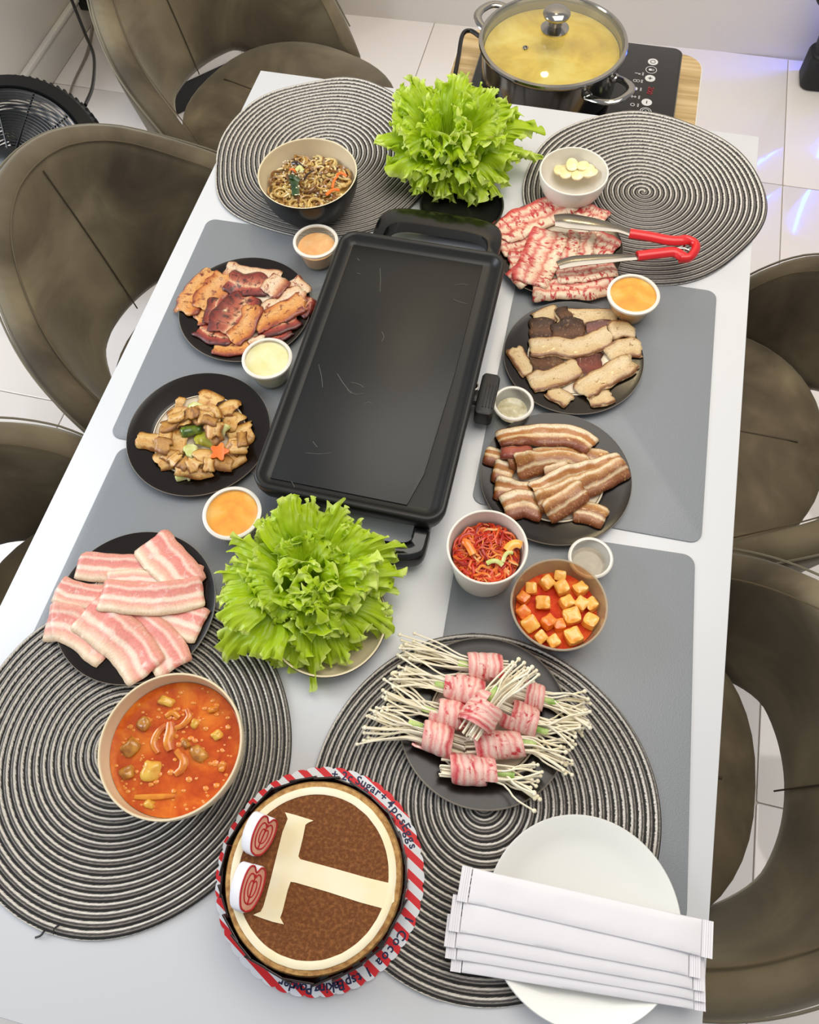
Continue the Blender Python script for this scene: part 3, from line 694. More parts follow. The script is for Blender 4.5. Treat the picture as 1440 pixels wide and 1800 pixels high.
def bowl(name, lab, cx, cy, z, r, h, rb, outer, inner, cat='bowl', thick=0.003, curve=0.55, group=None):
    t = thing(name, lab, cat, (cx, cy, z + TT), group); c = (cx, cy, z + TT + 0.0003)
    pr = lambda k: rb + (r - rb) * (math.sin(k * PI / 2) ** curve)
    P = [(0.0, 0.001), (rb * .8, 0.001), (rb * .85, 0.0), (rb, 0.0)] + [(pr(k), h * k ** 1.15) for k in np.linspace(0.06, 0.97, 14)] + [(r, h * .985)]
    q = MB(); lathe(q, P + [(r - thick * .2, h)], c, 72); q.build('outer_wall', outer, t)
    q = MB(); lathe(q, [(r - thick * .2, h), (r - thick * .8, h), (r - thick, h * .985)] + [(max(pr(k) - thick, 0.002), thick + (h - thick) * k ** 1.15) for k in np.linspace(0.97, 0.04, 14)] + [(rb * .5, thick * .9), (0.0, thick * .8)], c, 72); q.build('inner_wall', inner, t)
    return t, lambda zz: pr(max(0.02, min(1, ((zz - z - thick) / (h - thick)) ** (1 / 1.15)))) - thick
M_blackbowl = pm('black_bowl', '100f0f', 0.3)
t, noodle_r = bowl('noodle_bowl', 'black bowl with cream inside holding glass noodles', -0.2602, -0.3311, RM, 0.0812, 0.070, 0.040, M_blackbowl, M_creambowl)
t, soup_r = bowl('soup_bowl', 'cream bowl full of orange soup on the left woven mat', -0.1484, -1.2296, RM, 0.0800, 0.080, 0.042, M_creambowl, M_creambowl, curve=0.7)
t, garlic_r = bowl('garlic_bowl', 'small white bowl of sliced garlic on the far right mat', 0.1587, -0.2172, RM, 0.0563, 0.050, 0.027, pm('white_bowl', 'e9e4d8', 0.2), bpy.data.materials.get('white_bowl') or M_cream)
t, _ = bowl('lettuce_bowl', 'dark bowl hidden under the far lettuce bunch', -0.012, -0.292, 0.0004, 0.070, 0.022, 0.045, M_blackbowl, M_blackbowl)
t, _ = bowl('lettuce_bowl', 'dark bowl with cream rim under the near lettuce bunch', -0.030, -1.035, 0.0004, 0.075, 0.030, 0.045, M_darkplate, M_creambowl)

# tubs and cups
M_paper = pm('white_paperboard', 'e8e3d6', 0.45)
kt = thing('kimchi_tub', 'white paper tub of red kimchi beside the grill', 'tub', (0.1473, -0.9144, TT + FM)); c = (0.1473, -0.9144, TT + FM + 0.0003)
q = MB(); lathe(q, [(0.0, 0.003), (0.038, 0.003), (0.0385, 0.0), (0.040, 0.0), (0.0485, 0.072), (0.0482, 0.0722), (0.0392, 0.006), (0.0, 0.005)], c, 64); q.build('wall', M_paper, kt)
q = MB(); tube(q, [(c[0] + 0.0490 * math.cos(a), c[1] + 0.0490 * math.sin(a), c[2] + 0.0728) for a in np.linspace(0, 2 * PI, 73)[:-1]], 0.0016, 8, closed=True); q.build('rolled_rim', M_paper, kt)
rt = thing('radish_tub', 'clear brown-tinted plastic tub of radish cubes', 'tub', (0.2466, -0.9602, TT + FM)); c = (0.2466, -0.9602, TT + FM + 0.0003)
M_tub = clear('tub_plastic', 'ecd3b4', 0.22, 0.08, 'e0c19a')
q = MB(); lathe(q, [(0.0, 0.001), (0.044, 0.001), (0.047, 0.003), (0.0575, 0.050), (0.0565, 0.050), (0.046, 0.004), (0.044, 0.002), (0.0, 0.002)], c, 64); q.build('wall', M_tub, rt)
q = MB(); tube(q, [(c[0] + 0.0582 * math.cos(a), c[1] + 0.0582 * math.sin(a), c[2] + 0.0505) for a in np.linspace(0, 2 * PI, 73)[:-1]], 0.0014, 8, closed=True); q.build('rim', clear('rim_plastic', 'e8dcc8', 0.45, 0.08, 'd8c8b0'), rt)
M_cup = clear('cup_plastic', 'fbfaf4', 0.10, 0.06, 'f2efe4'); M_lidp = clear('lid_plastic', 'fdfcf6', 0.05, 0.07, 'f4f0e4'); M_cuprim = clear('cup_rim_plastic', 'f6f3ea', 0.80, 0.10, 'f4f0e6')
def sauce_cup(cx, cy, z, r, h, fill, sm, lab, slab, tint=None):
    t = thing('sauce_cup', lab, 'cup', (cx, cy, z + TT), 'lidded plastic sauce cups'); c = (cx, cy, z + TT + 0.0003); rb = r * 0.70; ri = r * 0.93
    q = MB(); lathe(q, [(0.0, 0.0006), (rb * .96, 0.0006), (rb, 0.002), (ri, h), (ri - 0.0008, h), (rb - 0.0008, 0.0028), (0.0, 0.0014)], c, 48); q.build('cup_wall', M_cup, t)
    q = MB(); lathe(q, [(ri, h - 0.003), (r, h - 0.002), (r, h + 0.001), (ri + 0.0004, h + 0.0022), (ri - 0.002, h + 0.0018), (ri - 0.0024, h - 0.0008)], c, 56); q.build('lid_rim', M_cuprim, t)
    q = MB(); lathe(q, [(ri - 0.0022, h - 0.0009), (ri - 0.0022, h - 0.0003), (0.0, h - 0.0003)], c, 40); q.build('lid', M_lidp, t)
    if fill:
        rf = rb + (ri - rb) * fill - 0.0012
        q = MB(); lathe(q, [(0.0, 0.0022), (rb - 0.002, 0.0022), (rf, h * fill), (rf * .9, h * fill + 0.0006), (rf * .5, h * fill + 0.0004), (0.0, h * fill + 0.0008)], c, 40); q.build('sauce', sm, t)
        if slab: t.children[-1]['label'] = slab
    return t
sauce_cup(-0.2189, -0.4401, FM, 0.036, 0.040, 0.72, broth_mat('peach_sauce', 'f0a45c', 'f3b877', 'f7cf9a', 30, 0.3, 0.2), 'lidded cup of peach orange sauce beside the noodle bowl', None)
sauce_cup(-0.2229, -0.6772, FM, 0.037, 0.042, 0.93, broth_mat('pale_sauce', 'e9e3a4', 'f1ecbf', 'f6f0d0', 30, 0.3, 0.2), 'lidded cup of pale yellow sauce at the left edge of the grill', None)
sauce_cup(-0.1897, -0.9281, FM, 0.039, 0.044, 0.95, broth_mat('orange_sauce', 'f09400', 'f5a90c', 'f3bc58', 34, 0.3, 0.2), 'lidded cup of orange sauce between stir-fry plate and lettuce', None)
sauce_cup(0.2827, -0.4444, FM, 0.0395, 0.040, 0.95, bpy.data.materials['orange_sauce'], 'lidded cup of orange sauce by the red tongs on the right', None)
sauce_cup(0.1402, -0.6669, FM, 0.0294, 0.026, 0.35, broth_mat('garlic_oil', 'a89a72', 'c9c0a0', 'ece8d8', 60, 0.2, 0.5), 'small clear lidded cup with whitish bits beside the grill', None)
sauce_cup(0.2791, -0.8792, FM, 0.0290, 0.024, 0.40, broth_mat('clear_oil', '75674f', '887860', 'a2937a', 40, 0.1, 0.3), 'small clear lidded cup of oil behind the radish tub', None)

# ------------------------------------------------------------------ electric grill
GX0, GX1, GY0, GY1, GZ = -0.1745, 0.0855, -0.893, -0.4265, TT + 0.056
gc = ((GX0 + GX1) / 2, (GY0 + GY1) / 2); gw, gd_ = GX1 - GX0, GY1 - GY0
gr = thing('electric_grill', 'long black electric griddle with side drain hole in the middle of the table', 'grill', (gc[0], gc[1], TT))
def griddle_mat():
    m, nt, ns, L, b = nodes('griddle_coating')
    tc = N(ns, 'ShaderNodeTexCoord'); col = None
    n0 = N(ns, 'ShaderNodeTexNoise'); n0.inputs['Scale'].default_value = 6; r0 = ramp(ns, [(0.35, '141516'), (0.65, '1b1a18')])
    L.new(tc.outputs['Object'], n0.inputs['Vector']); L.new(n0.outputs['Fac'], r0.inputs[0]); col = r0.outputs[0]
    L.new(col, b.inputs['Base Color']); b.inputs['Roughness'].default_value = 0.40; b.inputs['Specular IOR Level'].default_value = 0.4
    f = N(ns, 'ShaderNodeTexNoise'); f.inputs['Scale'].default_value = 900; bn = N(ns, 'ShaderNodeBump'); bn.inputs['Strength'].default_value = 0.12; bn.inputs['Distance'].default_value = 0.0005
    L.new(tc.outputs['Object'], f.inputs['Vector']); L.new(f.outputs['Fac'], bn.inputs['Height']); L.new(bn.outputs[0], b.inputs['Normal'])
    return m
M_grid = griddle_mat(); M_gloss = pm('gloss_black', '0a0a0b', 0.16); M_grip = pm('grip_black', '161617', 0.5)
q = MB(); loops = []
for ins, z in ((0.012, -0.022), (0.004, -0.020), (0.0, -0.004), (0.0, 0.008), (0.002, 0.0105), (0.006, 0.0105), (0.009, 0.008), (0.013, 0.0025), (0.018, 0.0), (0.022, -0.0008)):
    loops.append((inset(rrect(gw, gd_, 0.026, 8), ins), z))
n_ = len(loops[0][0]); vs = [(gc[0] + x, gc[1] + y, GZ + z) for L_, z in loops for x, y in L_]
fs = [(k * n_ + i, k * n_ + (i + 1) % n_, (k + 1) * n_ + (i + 1) % n_, (k + 1) * n_ + i) for k in range(len(loops) - 1) for i in range(n_)] + [tuple((len(loops) - 1) * n_ + i for i in range(n_)), tuple(range(n_ - 1, -1, -1))]
q.add(vs, fs); q.build('tray', M_grid, gr, sharp=60)
# raised cooking bed leaving a drain channel down the right side
q = MB(); a = gw / 2 - 0.0215; bb = gd_ / 2 - 0.0215
pts = [(-a, -bb), (a - 0.030, -bb), (a - 0.018, -bb + 0.05), (a - 0.012, 0.0), (a - 0.012, bb), (-a, bb)]
prism(q, pts, -0.003, 0.0012, 0.0009, XF((gc[0], gc[1], GZ))); q.build('cooking_bed', M_grid, gr)
q = MB()
for P_ in ([(593, 656), (603, 672), (617, 690)], [(617, 671), (630, 674), (640, 680)], [(560, 640), (565, 660), (567, 680)], [(537, 795), (560, 797), (583, 795)], [(671, 582), (675, 590), (671, 600)], [(610, 684), (625, 692), (640, 690)], [(640, 709), (648, 706), (655, 708)], [(668, 470), (669, 490), (668, 512)], [(800, 500), (812, 498), (823, 500)], [(797, 525), (810, 530), (822, 533)], [(628, 453), (630, 455), (632, 457)], [(628, 479), (631, 480), (634, 481)], [(512, 845), (516, 852), (519, 858)], [(550, 775), (555, 782), (558, 785)]):
    pp = spline([Vector((at(*a_, .0585).x, at(*a_, .0585).y, GZ + .0013)) for a_ in P_], 10); tube(q, pp, .00032, 4)
tag(q.build('scratch_marks', pm('scratch_grey', '6a675f', .5), gr), kind='stuff')
p = at(832, 678, 0.057); q = MB(); lathe(q, [(0.0078, 0.0), (0.0078, 0.0014), (0.0062, 0.0016), (0.0056, 0.0004)], (p.x, p.y, GZ - 0.0006), 28); lathe(q, [(0.0056, 0.0004), (0.0, 0.0004)], (p.x, p.y, GZ - 0.0006), 28, 1); q.build('drain_hole', [M_satin, M_mattblack], gr)
q = MB(); prism(q, rrect(gw - 0.05, gd_ - 0.05, 0.03), TT + 0.004, GZ - 0.023, 0.004, XF((gc[0], gc[1], 0))); q.build('base', M_black, gr)
for x in (-1, 1):
    for y in (-1, 1):
        q = MB(); lathe(q, [(0.012, 0.0), (0.014, 0.012)], (gc[0] + x * 0.09, gc[1] + y * 0.17, TT + 0.0003), 16); q.build('foot', M_black, gr)
def carry_handle(y, sg):
    # frame standing out past the tray end, open in the middle
    q = MB(); w2, dp = 0.205, (0.086 if sg > 0 else 0.050)
    cx_ = gc[0] + (0.012 if sg > 0 else 0.012)
    outer = [(x, yy) for x, yy in rrect(w2, dp * 2, 0.030, 6)]
    P = []
    for t in np.linspace(0, 1, 25):
        a_ = PI * t; P.append((cx_ + w2 / 2 * math.copysign(abs(math.cos(a_)) ** 0.45, math.cos(a_)), y + sg * dp * abs(math.sin(a_)) ** 0.35, 0))
    vs = []; fs = []
    for (x, yy, _) in P:
        dx, dy = (x - cx_), (yy - y)
        inn = (cx_ + dx * 0.80, y + dy * (0.66 if sg > 0 else 0.5))
        vs += [(x, yy, TT + 0.018), (x, yy, TT + 0.040), (cx_ + dx * .97, y + dy * .93, TT + 0.044), (cx_ + dx * .82, y + dy * .58, TT + 0.044), (inn[0], inn[1], TT + 0.040), (inn[0], inn[1], TT + 0.018)]
    for k in range(len(P) - 1):
        for j in range(6):
            l = (j + 1) % 6; fs.append((k * 6 + j, k * 6 + l, (k + 1) * 6 + l, (k + 1) * 6 + j))
    fs.append(tuple(range(6))); fs.append(tuple((len(P) - 1) * 6 + j for j in range(5, -1, -1)))
    q.add(vs, fs); h = q.build('carry_handle', M_gloss, gr, sharp=50)
    for x in (-1, 1):
        q = MB(); box(q, (cx_ + x * w2 * 0.44, y - sg * 0.012, TT + 0.026), (0.022, 0.04, 0.018), 0.004); q.build('bracket', M_black, h)
carry_handle(GY1 + 0.004, 1); carry_handle(GY0 - 0.002, -1)
# thermostat plug on the right side
p = at(858, 700, 0.03); q = MB()
prism(q, rrect(0.026, 0.072, 0.007), 0.0, 0.030, 0.004, XF((GX1 + 0.0165, p.y, TT + 0.012))); pr_ = q.build('thermostat_plug', M_grip, gr)
for k in range(4):
    q = MB(); box(q, (GX1 + 0.014 + k * 0.0045, p.y - 0.004, TT + 0.0425), (0.0016, 0.040, 0.0016), 0.0004); q.build('ridge', M_black, pr_)
q = MB(); box(q, (GX1 - 0.002, p.y, TT + 0.026), (0.02, 0.02, 0.012), 0.002); q.build('probe_socket', M_black, pr_)
# ------------------------------------------------------------------ food laid in heaps
class Heap:
    """height field of what already lies on a dish, so that every new piece drapes over the earlier ones"""
    def __init__(s, cx, cy, half, base):
        s.c = 0.0025; s.n = int(2 * half / s.c) + 1; s.x0 = cx - half; s.y0 = cy - half
        s.H = np.zeros((s.n, s.n))
        for i in range(s.n):
            for j in range(s.n):
                s.H[i, j] = base(math.hypot(s.x0 + i * s.c - cx, s.y0 + j * s.c - cy))
    def get(s, x, y):
        i = (np.asarray(x) - s.x0) / s.c; j = (np.asarray(y) - s.y0) / s.c
        i = np.clip(i, 0, s.n - 1.001); j = np.clip(j, 0, s.n - 1.001); a = i.astype(int); b = j.astype(int); f = i - a; g = j - b
        H = s.H; return H[a, b] * (1 - f) * (1 - g) + H[a + 1, b] * f * (1 - g) + H[a, b + 1] * (1 - f) * g + H[a + 1, b + 1] * f * g
    def put(s, x, y, z):
        i = np.rint((np.asarray(x) - s.x0) / s.c).astype(int).ravel(); j = np.rint((np.asarray(y) - s.y0) / s.c).astype(int).ravel(); z = np.asarray(z).ravel()
        for di in (-1, 0, 1):
            for dj in (-1, 0, 1):
                a = i + di; b = j + dj; ok = (a >= 0) & (a < s.n) & (b >= 0) & (b < s.n)
                np.maximum.at(s.H, (a[ok], b[ok]), z[ok])
    def top(s, x, y, r):
        a = np.linspace(0, 2 * PI, 13)[:-1]
        return float(max(s.get(np.array([x]), np.array([y]))[0], s.get(x + r * np.cos(a), y + r * np.sin(a)).max()))
def plate_base(z, r):
    def f(d):
        k = d / r
        if k < 0.61: return z + 0.0052
        if k < 0.66: return z + 0.0082
        if k < 1.0: return z + 0.0082 + (k - 0.66) / 0.34 * 0.0046
        return z + 0.0128 if k < 1.04 else z
    return f
def smooth(Z, ku, kv):
    for k, ax in ((ku, 0), (kv, 1)):
        for _ in range(k):
            P = np.concatenate([np.take(Z, [0], ax), Z, np.take(Z, [-1], ax)], ax); n = Z.shape[ax]
            Z = (np.take(P, range(0, n), ax) + 2 * np.take(P, range(1, n + 1), ax) + np.take(P, range(2, n + 2), ax)) / 4
    return Z
def strip(heap, pts, w, th, mat, name, label, cat, group=None, seed=0, rag=0.06, rip=0.0, nu=None, nv=9, soft=6, pxh=0.02, fold=0.0, stiff=0.75, stretch=1.0, endr=0.12):
    """a slice laid along picture points pts; w, th in metres; rag = uneven edges, rip = frilly ripple, fold = crosswise bow"""
    P = [at(x, y, pxh) for x, y in pts]; P = [Vector((p.x, p.y, 0)) for p in P]
    Ltot = sum((b - a).length for a, b in zip(P, P[1:])); nu = nu or max(10, int(Ltot / 0.0038))
    path = spline(P, nu); X = np.zeros((nu + 1, nv + 1)); Y = X.copy(); rnd = Vector((seed * 1.7, seed * 0.9, seed * 2.3))
    for i, p in enumerate(path):
        t = (path[min(i + 1, nu)] - path[max(i - 1, 0)]).normalized(); nrm_ = Vector((-t.y, t.x, 0)); u = i / nu
        e = min(u, 1 - u) * Ltot / max(w, 1e-6)
        taper = 1 - endr * max(0, 1 - e / 0.18) ** 2
        for j in range(nv + 1):
            v = j / nv * 2 - 1
            side = 1 + rag * 1.6 * noise.noise(rnd + Vector((u * Ltot * 60, 7.0 if v > 0 else 0.0, 0)))
            endj = rag * w * 0.8 * noise.noise(rnd + Vector((v * 2.2, 3.0 if u > .5 else 9.0, 1))) * (1 if u > .5 else -1) * max(0, 1 - e / .3)
            q_ = p - nrm_ * (v * w / 2 * side * taper) + t * endj
            X[i, j] = q_.x; Y[i, j] = q_.y
    H0 = heap.get(X, Y); Z = smooth(H0.copy(), soft, 3)
    Z = np.maximum(Z * stiff + np.minimum(Z.max(), np.percentile(H0, 80)) * (1 - stiff), H0 + 0.0002)
    Z = np.maximum(smooth(Z, 2, 1), H0 + 0.0001)
    U = np.linspace(0, 1, nu + 1)[:, None]; V = np.linspace(-1, 1, nv + 1)[None, :]
    if rip: Z = Z + rip * (0.5 + 0.5 * np.sin(U * Ltot * 240 + seed + 1.5 * np.sin(U * 9 + seed)) * np.abs(V) ** 1.5)
    if fold: Z = Z + fold * (1 - V ** 2)
    jit = np.array([[0.22 * th * noise.noise(rnd + Vector((i * 0.33, j * 0.45, 4))) for j in range(nv + 1)] for i in range(nu + 1)])
    edge = np.minimum(1, (1 - np.abs(V)) * 4 + 0.35) * np.minimum(1, np.minimum(U, 1 - U) * nu * 0.5 + 0.4)
    T = Z + th * edge + jit
    vs = [(X[i, j], Y[i, j], TT + T[i, j]) for i in range(nu + 1) for j in range(nv + 1)] + [(X[i, j], Y[i, j], TT + Z[i, j]) for i in range(nu + 1) for j in range(nv + 1)]
    uv = [(i / nu * Ltot / 0.1 * stretch, j / nv) for i in range(nu + 1) for j in range(nv + 1)] * 2
    W_ = nv + 1; K = (nu + 1) * W_; fs = []
    for i in range(nu):
        for j in range(nv):
            a, b, c, d = i * W_ + j, (i + 1) * W_ + j, (i + 1) * W_ + j + 1, i * W_ + j + 1
            fs.append((a, d, c, b)); fs.append((K + a, K + b, K + c, K + d))
        fs.append((i * W_, (i + 1) * W_, K + (i + 1) * W_, K + i * W_)); fs.append((i * W_ + nv, K + i * W_ + nv, K + (i + 1) * W_ + nv, (i + 1) * W_ + nv))
    for j in range(nv):
        e = nu * W_; fs.append((j, K + j, K + j + 1, j + 1)); fs.append((e + j, e + j + 1, K + e + j + 1, K + e + j))
    q = MB(); q.add(vs, fs, uv); heap.put(X, Y, T)
    return q.solo(name, mat, label, cat, group, sharp=75)
def Z_(ox, oy, s):                       # crop position -> picture position
    return lambda pts: [(ox + x / s, oy + y / s) for x, y in pts]

# --- raw pork belly
M_belly = meat('raw_pork_belly', [(0.0, 'f0d2ae'), (0.13, 'f5dcc0'), (0.22, 'f0bda2'), (0.32, 'eda392'), (0.40, 'f6dcc8'), (0.47, 'f5d8c4'), (0.54, 'e79484'), (0.70, 'e28478'), (0.78, 'f3d0bc'), (0.86, 'e49482'), (1.0, 'eaaa94')], 0.10, (5.5, 1.8), (1.6, 'f3cfc4', .62, .06), 0.33, 0.12)
hp = Heap(*PL['belly'][:2], 0.15, plate_base(PL['belly'][2], .1035)); z4 = Z_(60, 920, 3.789); G = 'raw pork belly slices'
for i, (pts, w_, lab) in enumerate((
    ([(1100, 370), (800, 300), (540, 292), (285, 278)], .040, 'long raw pork belly slice at the top left of the plate, pale rind upward'),
    ([(900, 480), (640, 480), (300, 480), (135, 420)], .036, 'raw pork belly slice sticking out farthest left at mid height of the pile'),
    ([(480, 400), (700, 380), (960, 430)], .034, 'raw pork belly slice lying half under the long central slice'),
    ([(500, 860), (380, 760), (230, 670), (65, 650)], .050, 'raw pork belly slice at the lower left edge with ragged end'),
    ([(1120, 690), (980, 640), (820, 585)], .050, 'short raw pork belly slice at the right, next to the near lettuce'),
    ([(940, 970), (860, 830), (700, 690), (520, 590)], .050, 'raw pork belly slice running down to the lower right of the plate'),
    ([(760, 1000), (640, 830), (490, 690), (340, 585)], .058, 'large raw pork belly slice running diagonally to the bottom of the plate'),
    ([(1050, 440), (960, 330), (860, 220), (770, 110)], .054, 'curled raw pork belly slice at the top right of the plate'),
    ([(450, 480), (700, 505), (930, 500), (1130, 455)][::-1], .044, 'long central raw pork belly slice on top, pale rind along the bottom'))):
    strip(hp, z4(pts), w_, 0.0040, M_belly, 'pork_belly_slice', lab, 'meat', G, seed=i + 1, rag=.05, endr=.1)

# --- marbled bacon
M_bacon = meat('marbled_bacon', [(0.0, 'ecc29e'), (0.10, 'f2dcbc'), (0.24, 'efd0b0'), (0.32, 'd4705e'), (0.42, 'ecc0a2'), (0.52, 'f0d9bc'), (0.66, 'd6685e'), (0.78, 'efd3b6'), (0.9, 'd65a52'), (1.0, 'c44840')], 0.20, (8, 2.6), (1.5, 'c02e34', 0.555, 0.03), 0.34, 0.14)
hp = Heap(*PL['bacon'][:2], 0.15, plate_base(PL['bacon'][2], .1035)); z5 = Z_(860, 200, 2.88); G = 'marbled bacon slices'
for i, (pts, w_, lab) in enumerate((
    ([(600, 520), (500, 480), (390, 440)], 0.0439, 'bacon slice at the top right of the bacon plate near the garlic bowl'),
    ([(300, 600), (170, 650), (60, 680)], 0.0439, 'bacon slice at the left of the plate below the top one'),
    ([(190, 740), (100, 745)], 0.0366, 'short bacon slice at the far left edge of the bacon plate'),
    ([(200, 800), (120, 850)], 0.0415, 'short red bacon slice at the lower left of the bacon plate'),
    ([(640, 845), (430, 880), (220, 880)], 0.0415, 'frilly bacon slice along the bottom of the bacon plate'),
    ([(640, 775), (480, 805), (340, 815)], 0.0415, 'bacon slice just above the frilly bottom one'),
    ([(640, 690), (560, 650), (490, 610)], 0.0512, 'bacon slice at the right between the two tong arms'),
    ([(480, 590), (455, 660), (440, 735)], 0.0488, 'upright bacon slice in the middle of the bacon plate, right one'),
    ([(390, 590), (375, 660), (365, 740)], 0.0464, 'upright bacon slice in the middle of the bacon plate, left one'),
    ([(390, 440), (340, 470), (200, 530), (45, 610)], 0.0586, 'long bacon slice across the top left of the bacon plate'),
    ([(310, 590), (280, 680), (240, 770), (200, 870)], 0.0610, 'long bacon slice running downward at the left of the bacon plate'))):
    strip(hp, z5(pts), w_, 0.0030, M_bacon, 'bacon_slice', lab, 'meat', G, seed=20 + i, rag=.09, rip=.0016, stretch=1.2)

# --- glazed grilled meat
gl = dict(warp=.24, wscale=(7, 3), rough=.22, mott=.25, coat=.5)
M_gal_o = meat('glazed_fat', [(0.0, '9a3f1c'), (0.15, 'd9863f'), (0.35, 'eab06c'), (0.55, 'e9a256'), (0.75, 'd5863c'), (0.9, 'b4562a'), (1.0, '7a2414')], spots=(1.5, '7e2210', .585, .05), **gl)
M_gal_r = meat('glazed_lean', [(0.0, '5a170e'), (0.2, '8d2a1c'), (0.4, 'c2674a'), (0.52, 'eebd8f'), (0.62, 'b84c3a'), (0.8, '8a2a20'), (1.0, '4e140c')], spots=(1.6, '3e0e08', .56, .05), **gl)
M_gal_p = meat('glazed_pale', [(0.0, '8e3a20'), (0.15, 'eac096'), (0.4, 'f4d9b8'), (0.62, 'e8b78c'), (0.8, 'c47a52'), (1.0, '7d2617')], spots=(1.4, '9c3a1c', .60, .04), **gl)
hp = Heap(*PL['galbi'][:2], 0.15, plate_base(PL['galbi'][2], .1035)); z6 = Z_(290, 360, 3.692); G = 'red glazed grilled meat pieces'
for i, (pts, w_, m_, lab) in enumerate((
    ([(310, 905), (420, 915), (550, 890)], 0.0304, M_gal_o, 'orange glazed meat edge at the very bottom of the pile'),
    ([(380, 400), (520, 430), (740, 465)], 0.0359, M_gal_p, 'pale glazed meat strip along the top of the pile'),
    ([(860, 700), (920, 640), (955, 585)], 0.0304, M_gal_r, 'dark glazed meat scrap at the far right rim'),
    ([(640, 850), (730, 825), (810, 785)], 0.0304, M_gal_r, 'red glazed meat strip at the lower right of the pile'),
    ([(600, 790), (750, 765), (850, 715)], 0.0359, M_gal_r, 'dark glazed meat strip crossing the right side, lower one'),
    ([(540, 875), (600, 865), (640, 870)], 0.0221, M_gal_p, 'small pale glazed scrap at the bottom next to the yellow cup'),
    ([(220, 780), (300, 830), (430, 850)], 0.0359, M_gal_r, 'dark red glazed meat strip at the lower left'),
    ([(190, 730), (250, 700), (320, 660)], 0.0331, M_gal_o, 'small orange glazed meat piece at the left, lower one'),
    ([(800, 480), (860, 530), (905, 570)], 0.0359, M_gal_p, 'pale glazed meat piece at the upper right rim'),
    ([(560, 700), (700, 640), (900, 560)], 0.0414, M_gal_p, 'pale long glazed strip across the right side, upper one'),
    ([(570, 770), (700, 710), (900, 620)], 0.0414, M_gal_o, 'orange edged glazed strip across the right side, middle one'),
    ([(120, 690), (160, 600), (215, 510), (310, 415)], 0.0469, M_gal_o, 'long orange glazed strip along the upper left edge'),
    ([(250, 670), (290, 580), (350, 500), (400, 440)], 0.0469, M_gal_o, 'second orange glazed strip from the upper left edge'),
    ([(400, 480), (500, 500), (650, 500)], 0.0442, M_gal_r, 'dark browned glazed piece at the top centre of the pile'),
    ([(660, 560), (710, 510), (765, 460)], 0.0414, M_gal_p, 'pale rounded glazed piece at the top right of the pile'),
    ([(300, 760), (320, 680), (345, 590)], 0.0304, M_gal_r, 'narrow brown glazed strip left of the central piece'),
    ([(380, 820), (450, 700), (540, 570)], 0.0635, M_gal_r, 'broad red central glazed piece of the pile'),
    ([(430, 870), (500, 810), (545, 740), (570, 640)], 0.0359, M_gal_o, 'bright orange glazed fat strip over the centre'))):
    strip(hp, z6(pts), w_, 0.0026, m_, 'glazed_meat_piece', lab, 'meat', G, seed=40 + i, rag=.16, fold=.0004, soft=3)

# --- pale and brown beef pieces
be = dict(warp=.18, wscale=(7, 3), rough=.26, mott=.20, coat=.4)
M_beef_p = meat('beef_fat', [(0.0, '8a5a34'), (0.10, 'cfab7a'), (0.3, 'dfc596'), (0.6, 'dcbe8a'), (0.80, 'd0aa76'), (0.88, '94602f'), (0.96, '7a4a24'), (1.0, 'd0ab7a')], spots=(1.8, '8f5a2c', .63, .04), **be)
M_beef_d = meat('beef_lean', [(0.0, '30190c'), (0.3, '55331c'), (0.5, '704624'), (0.75, '432412'), (1.0, '281308')], spots=(4, '9a7450', .60, .05), bumpk=1.0, **dict(be, rough=.42, coat=.1))
M_beef_r = meat('beef_red', [(0.0, '42200f'), (0.3, '6d3120'), (0.55, '8b3c28'), (0.8, '5a2616'), (1.0, '2e140a')], spots=(4, '9a6a50', .62, .05), bumpk=1.0, **be)
hp = Heap(*PL['beef'][:2], 0.15, plate_base(PL['beef'][2], .1035)); z7 = Z_(840, 480, 4.235); G = 'pale and brown beef pieces'
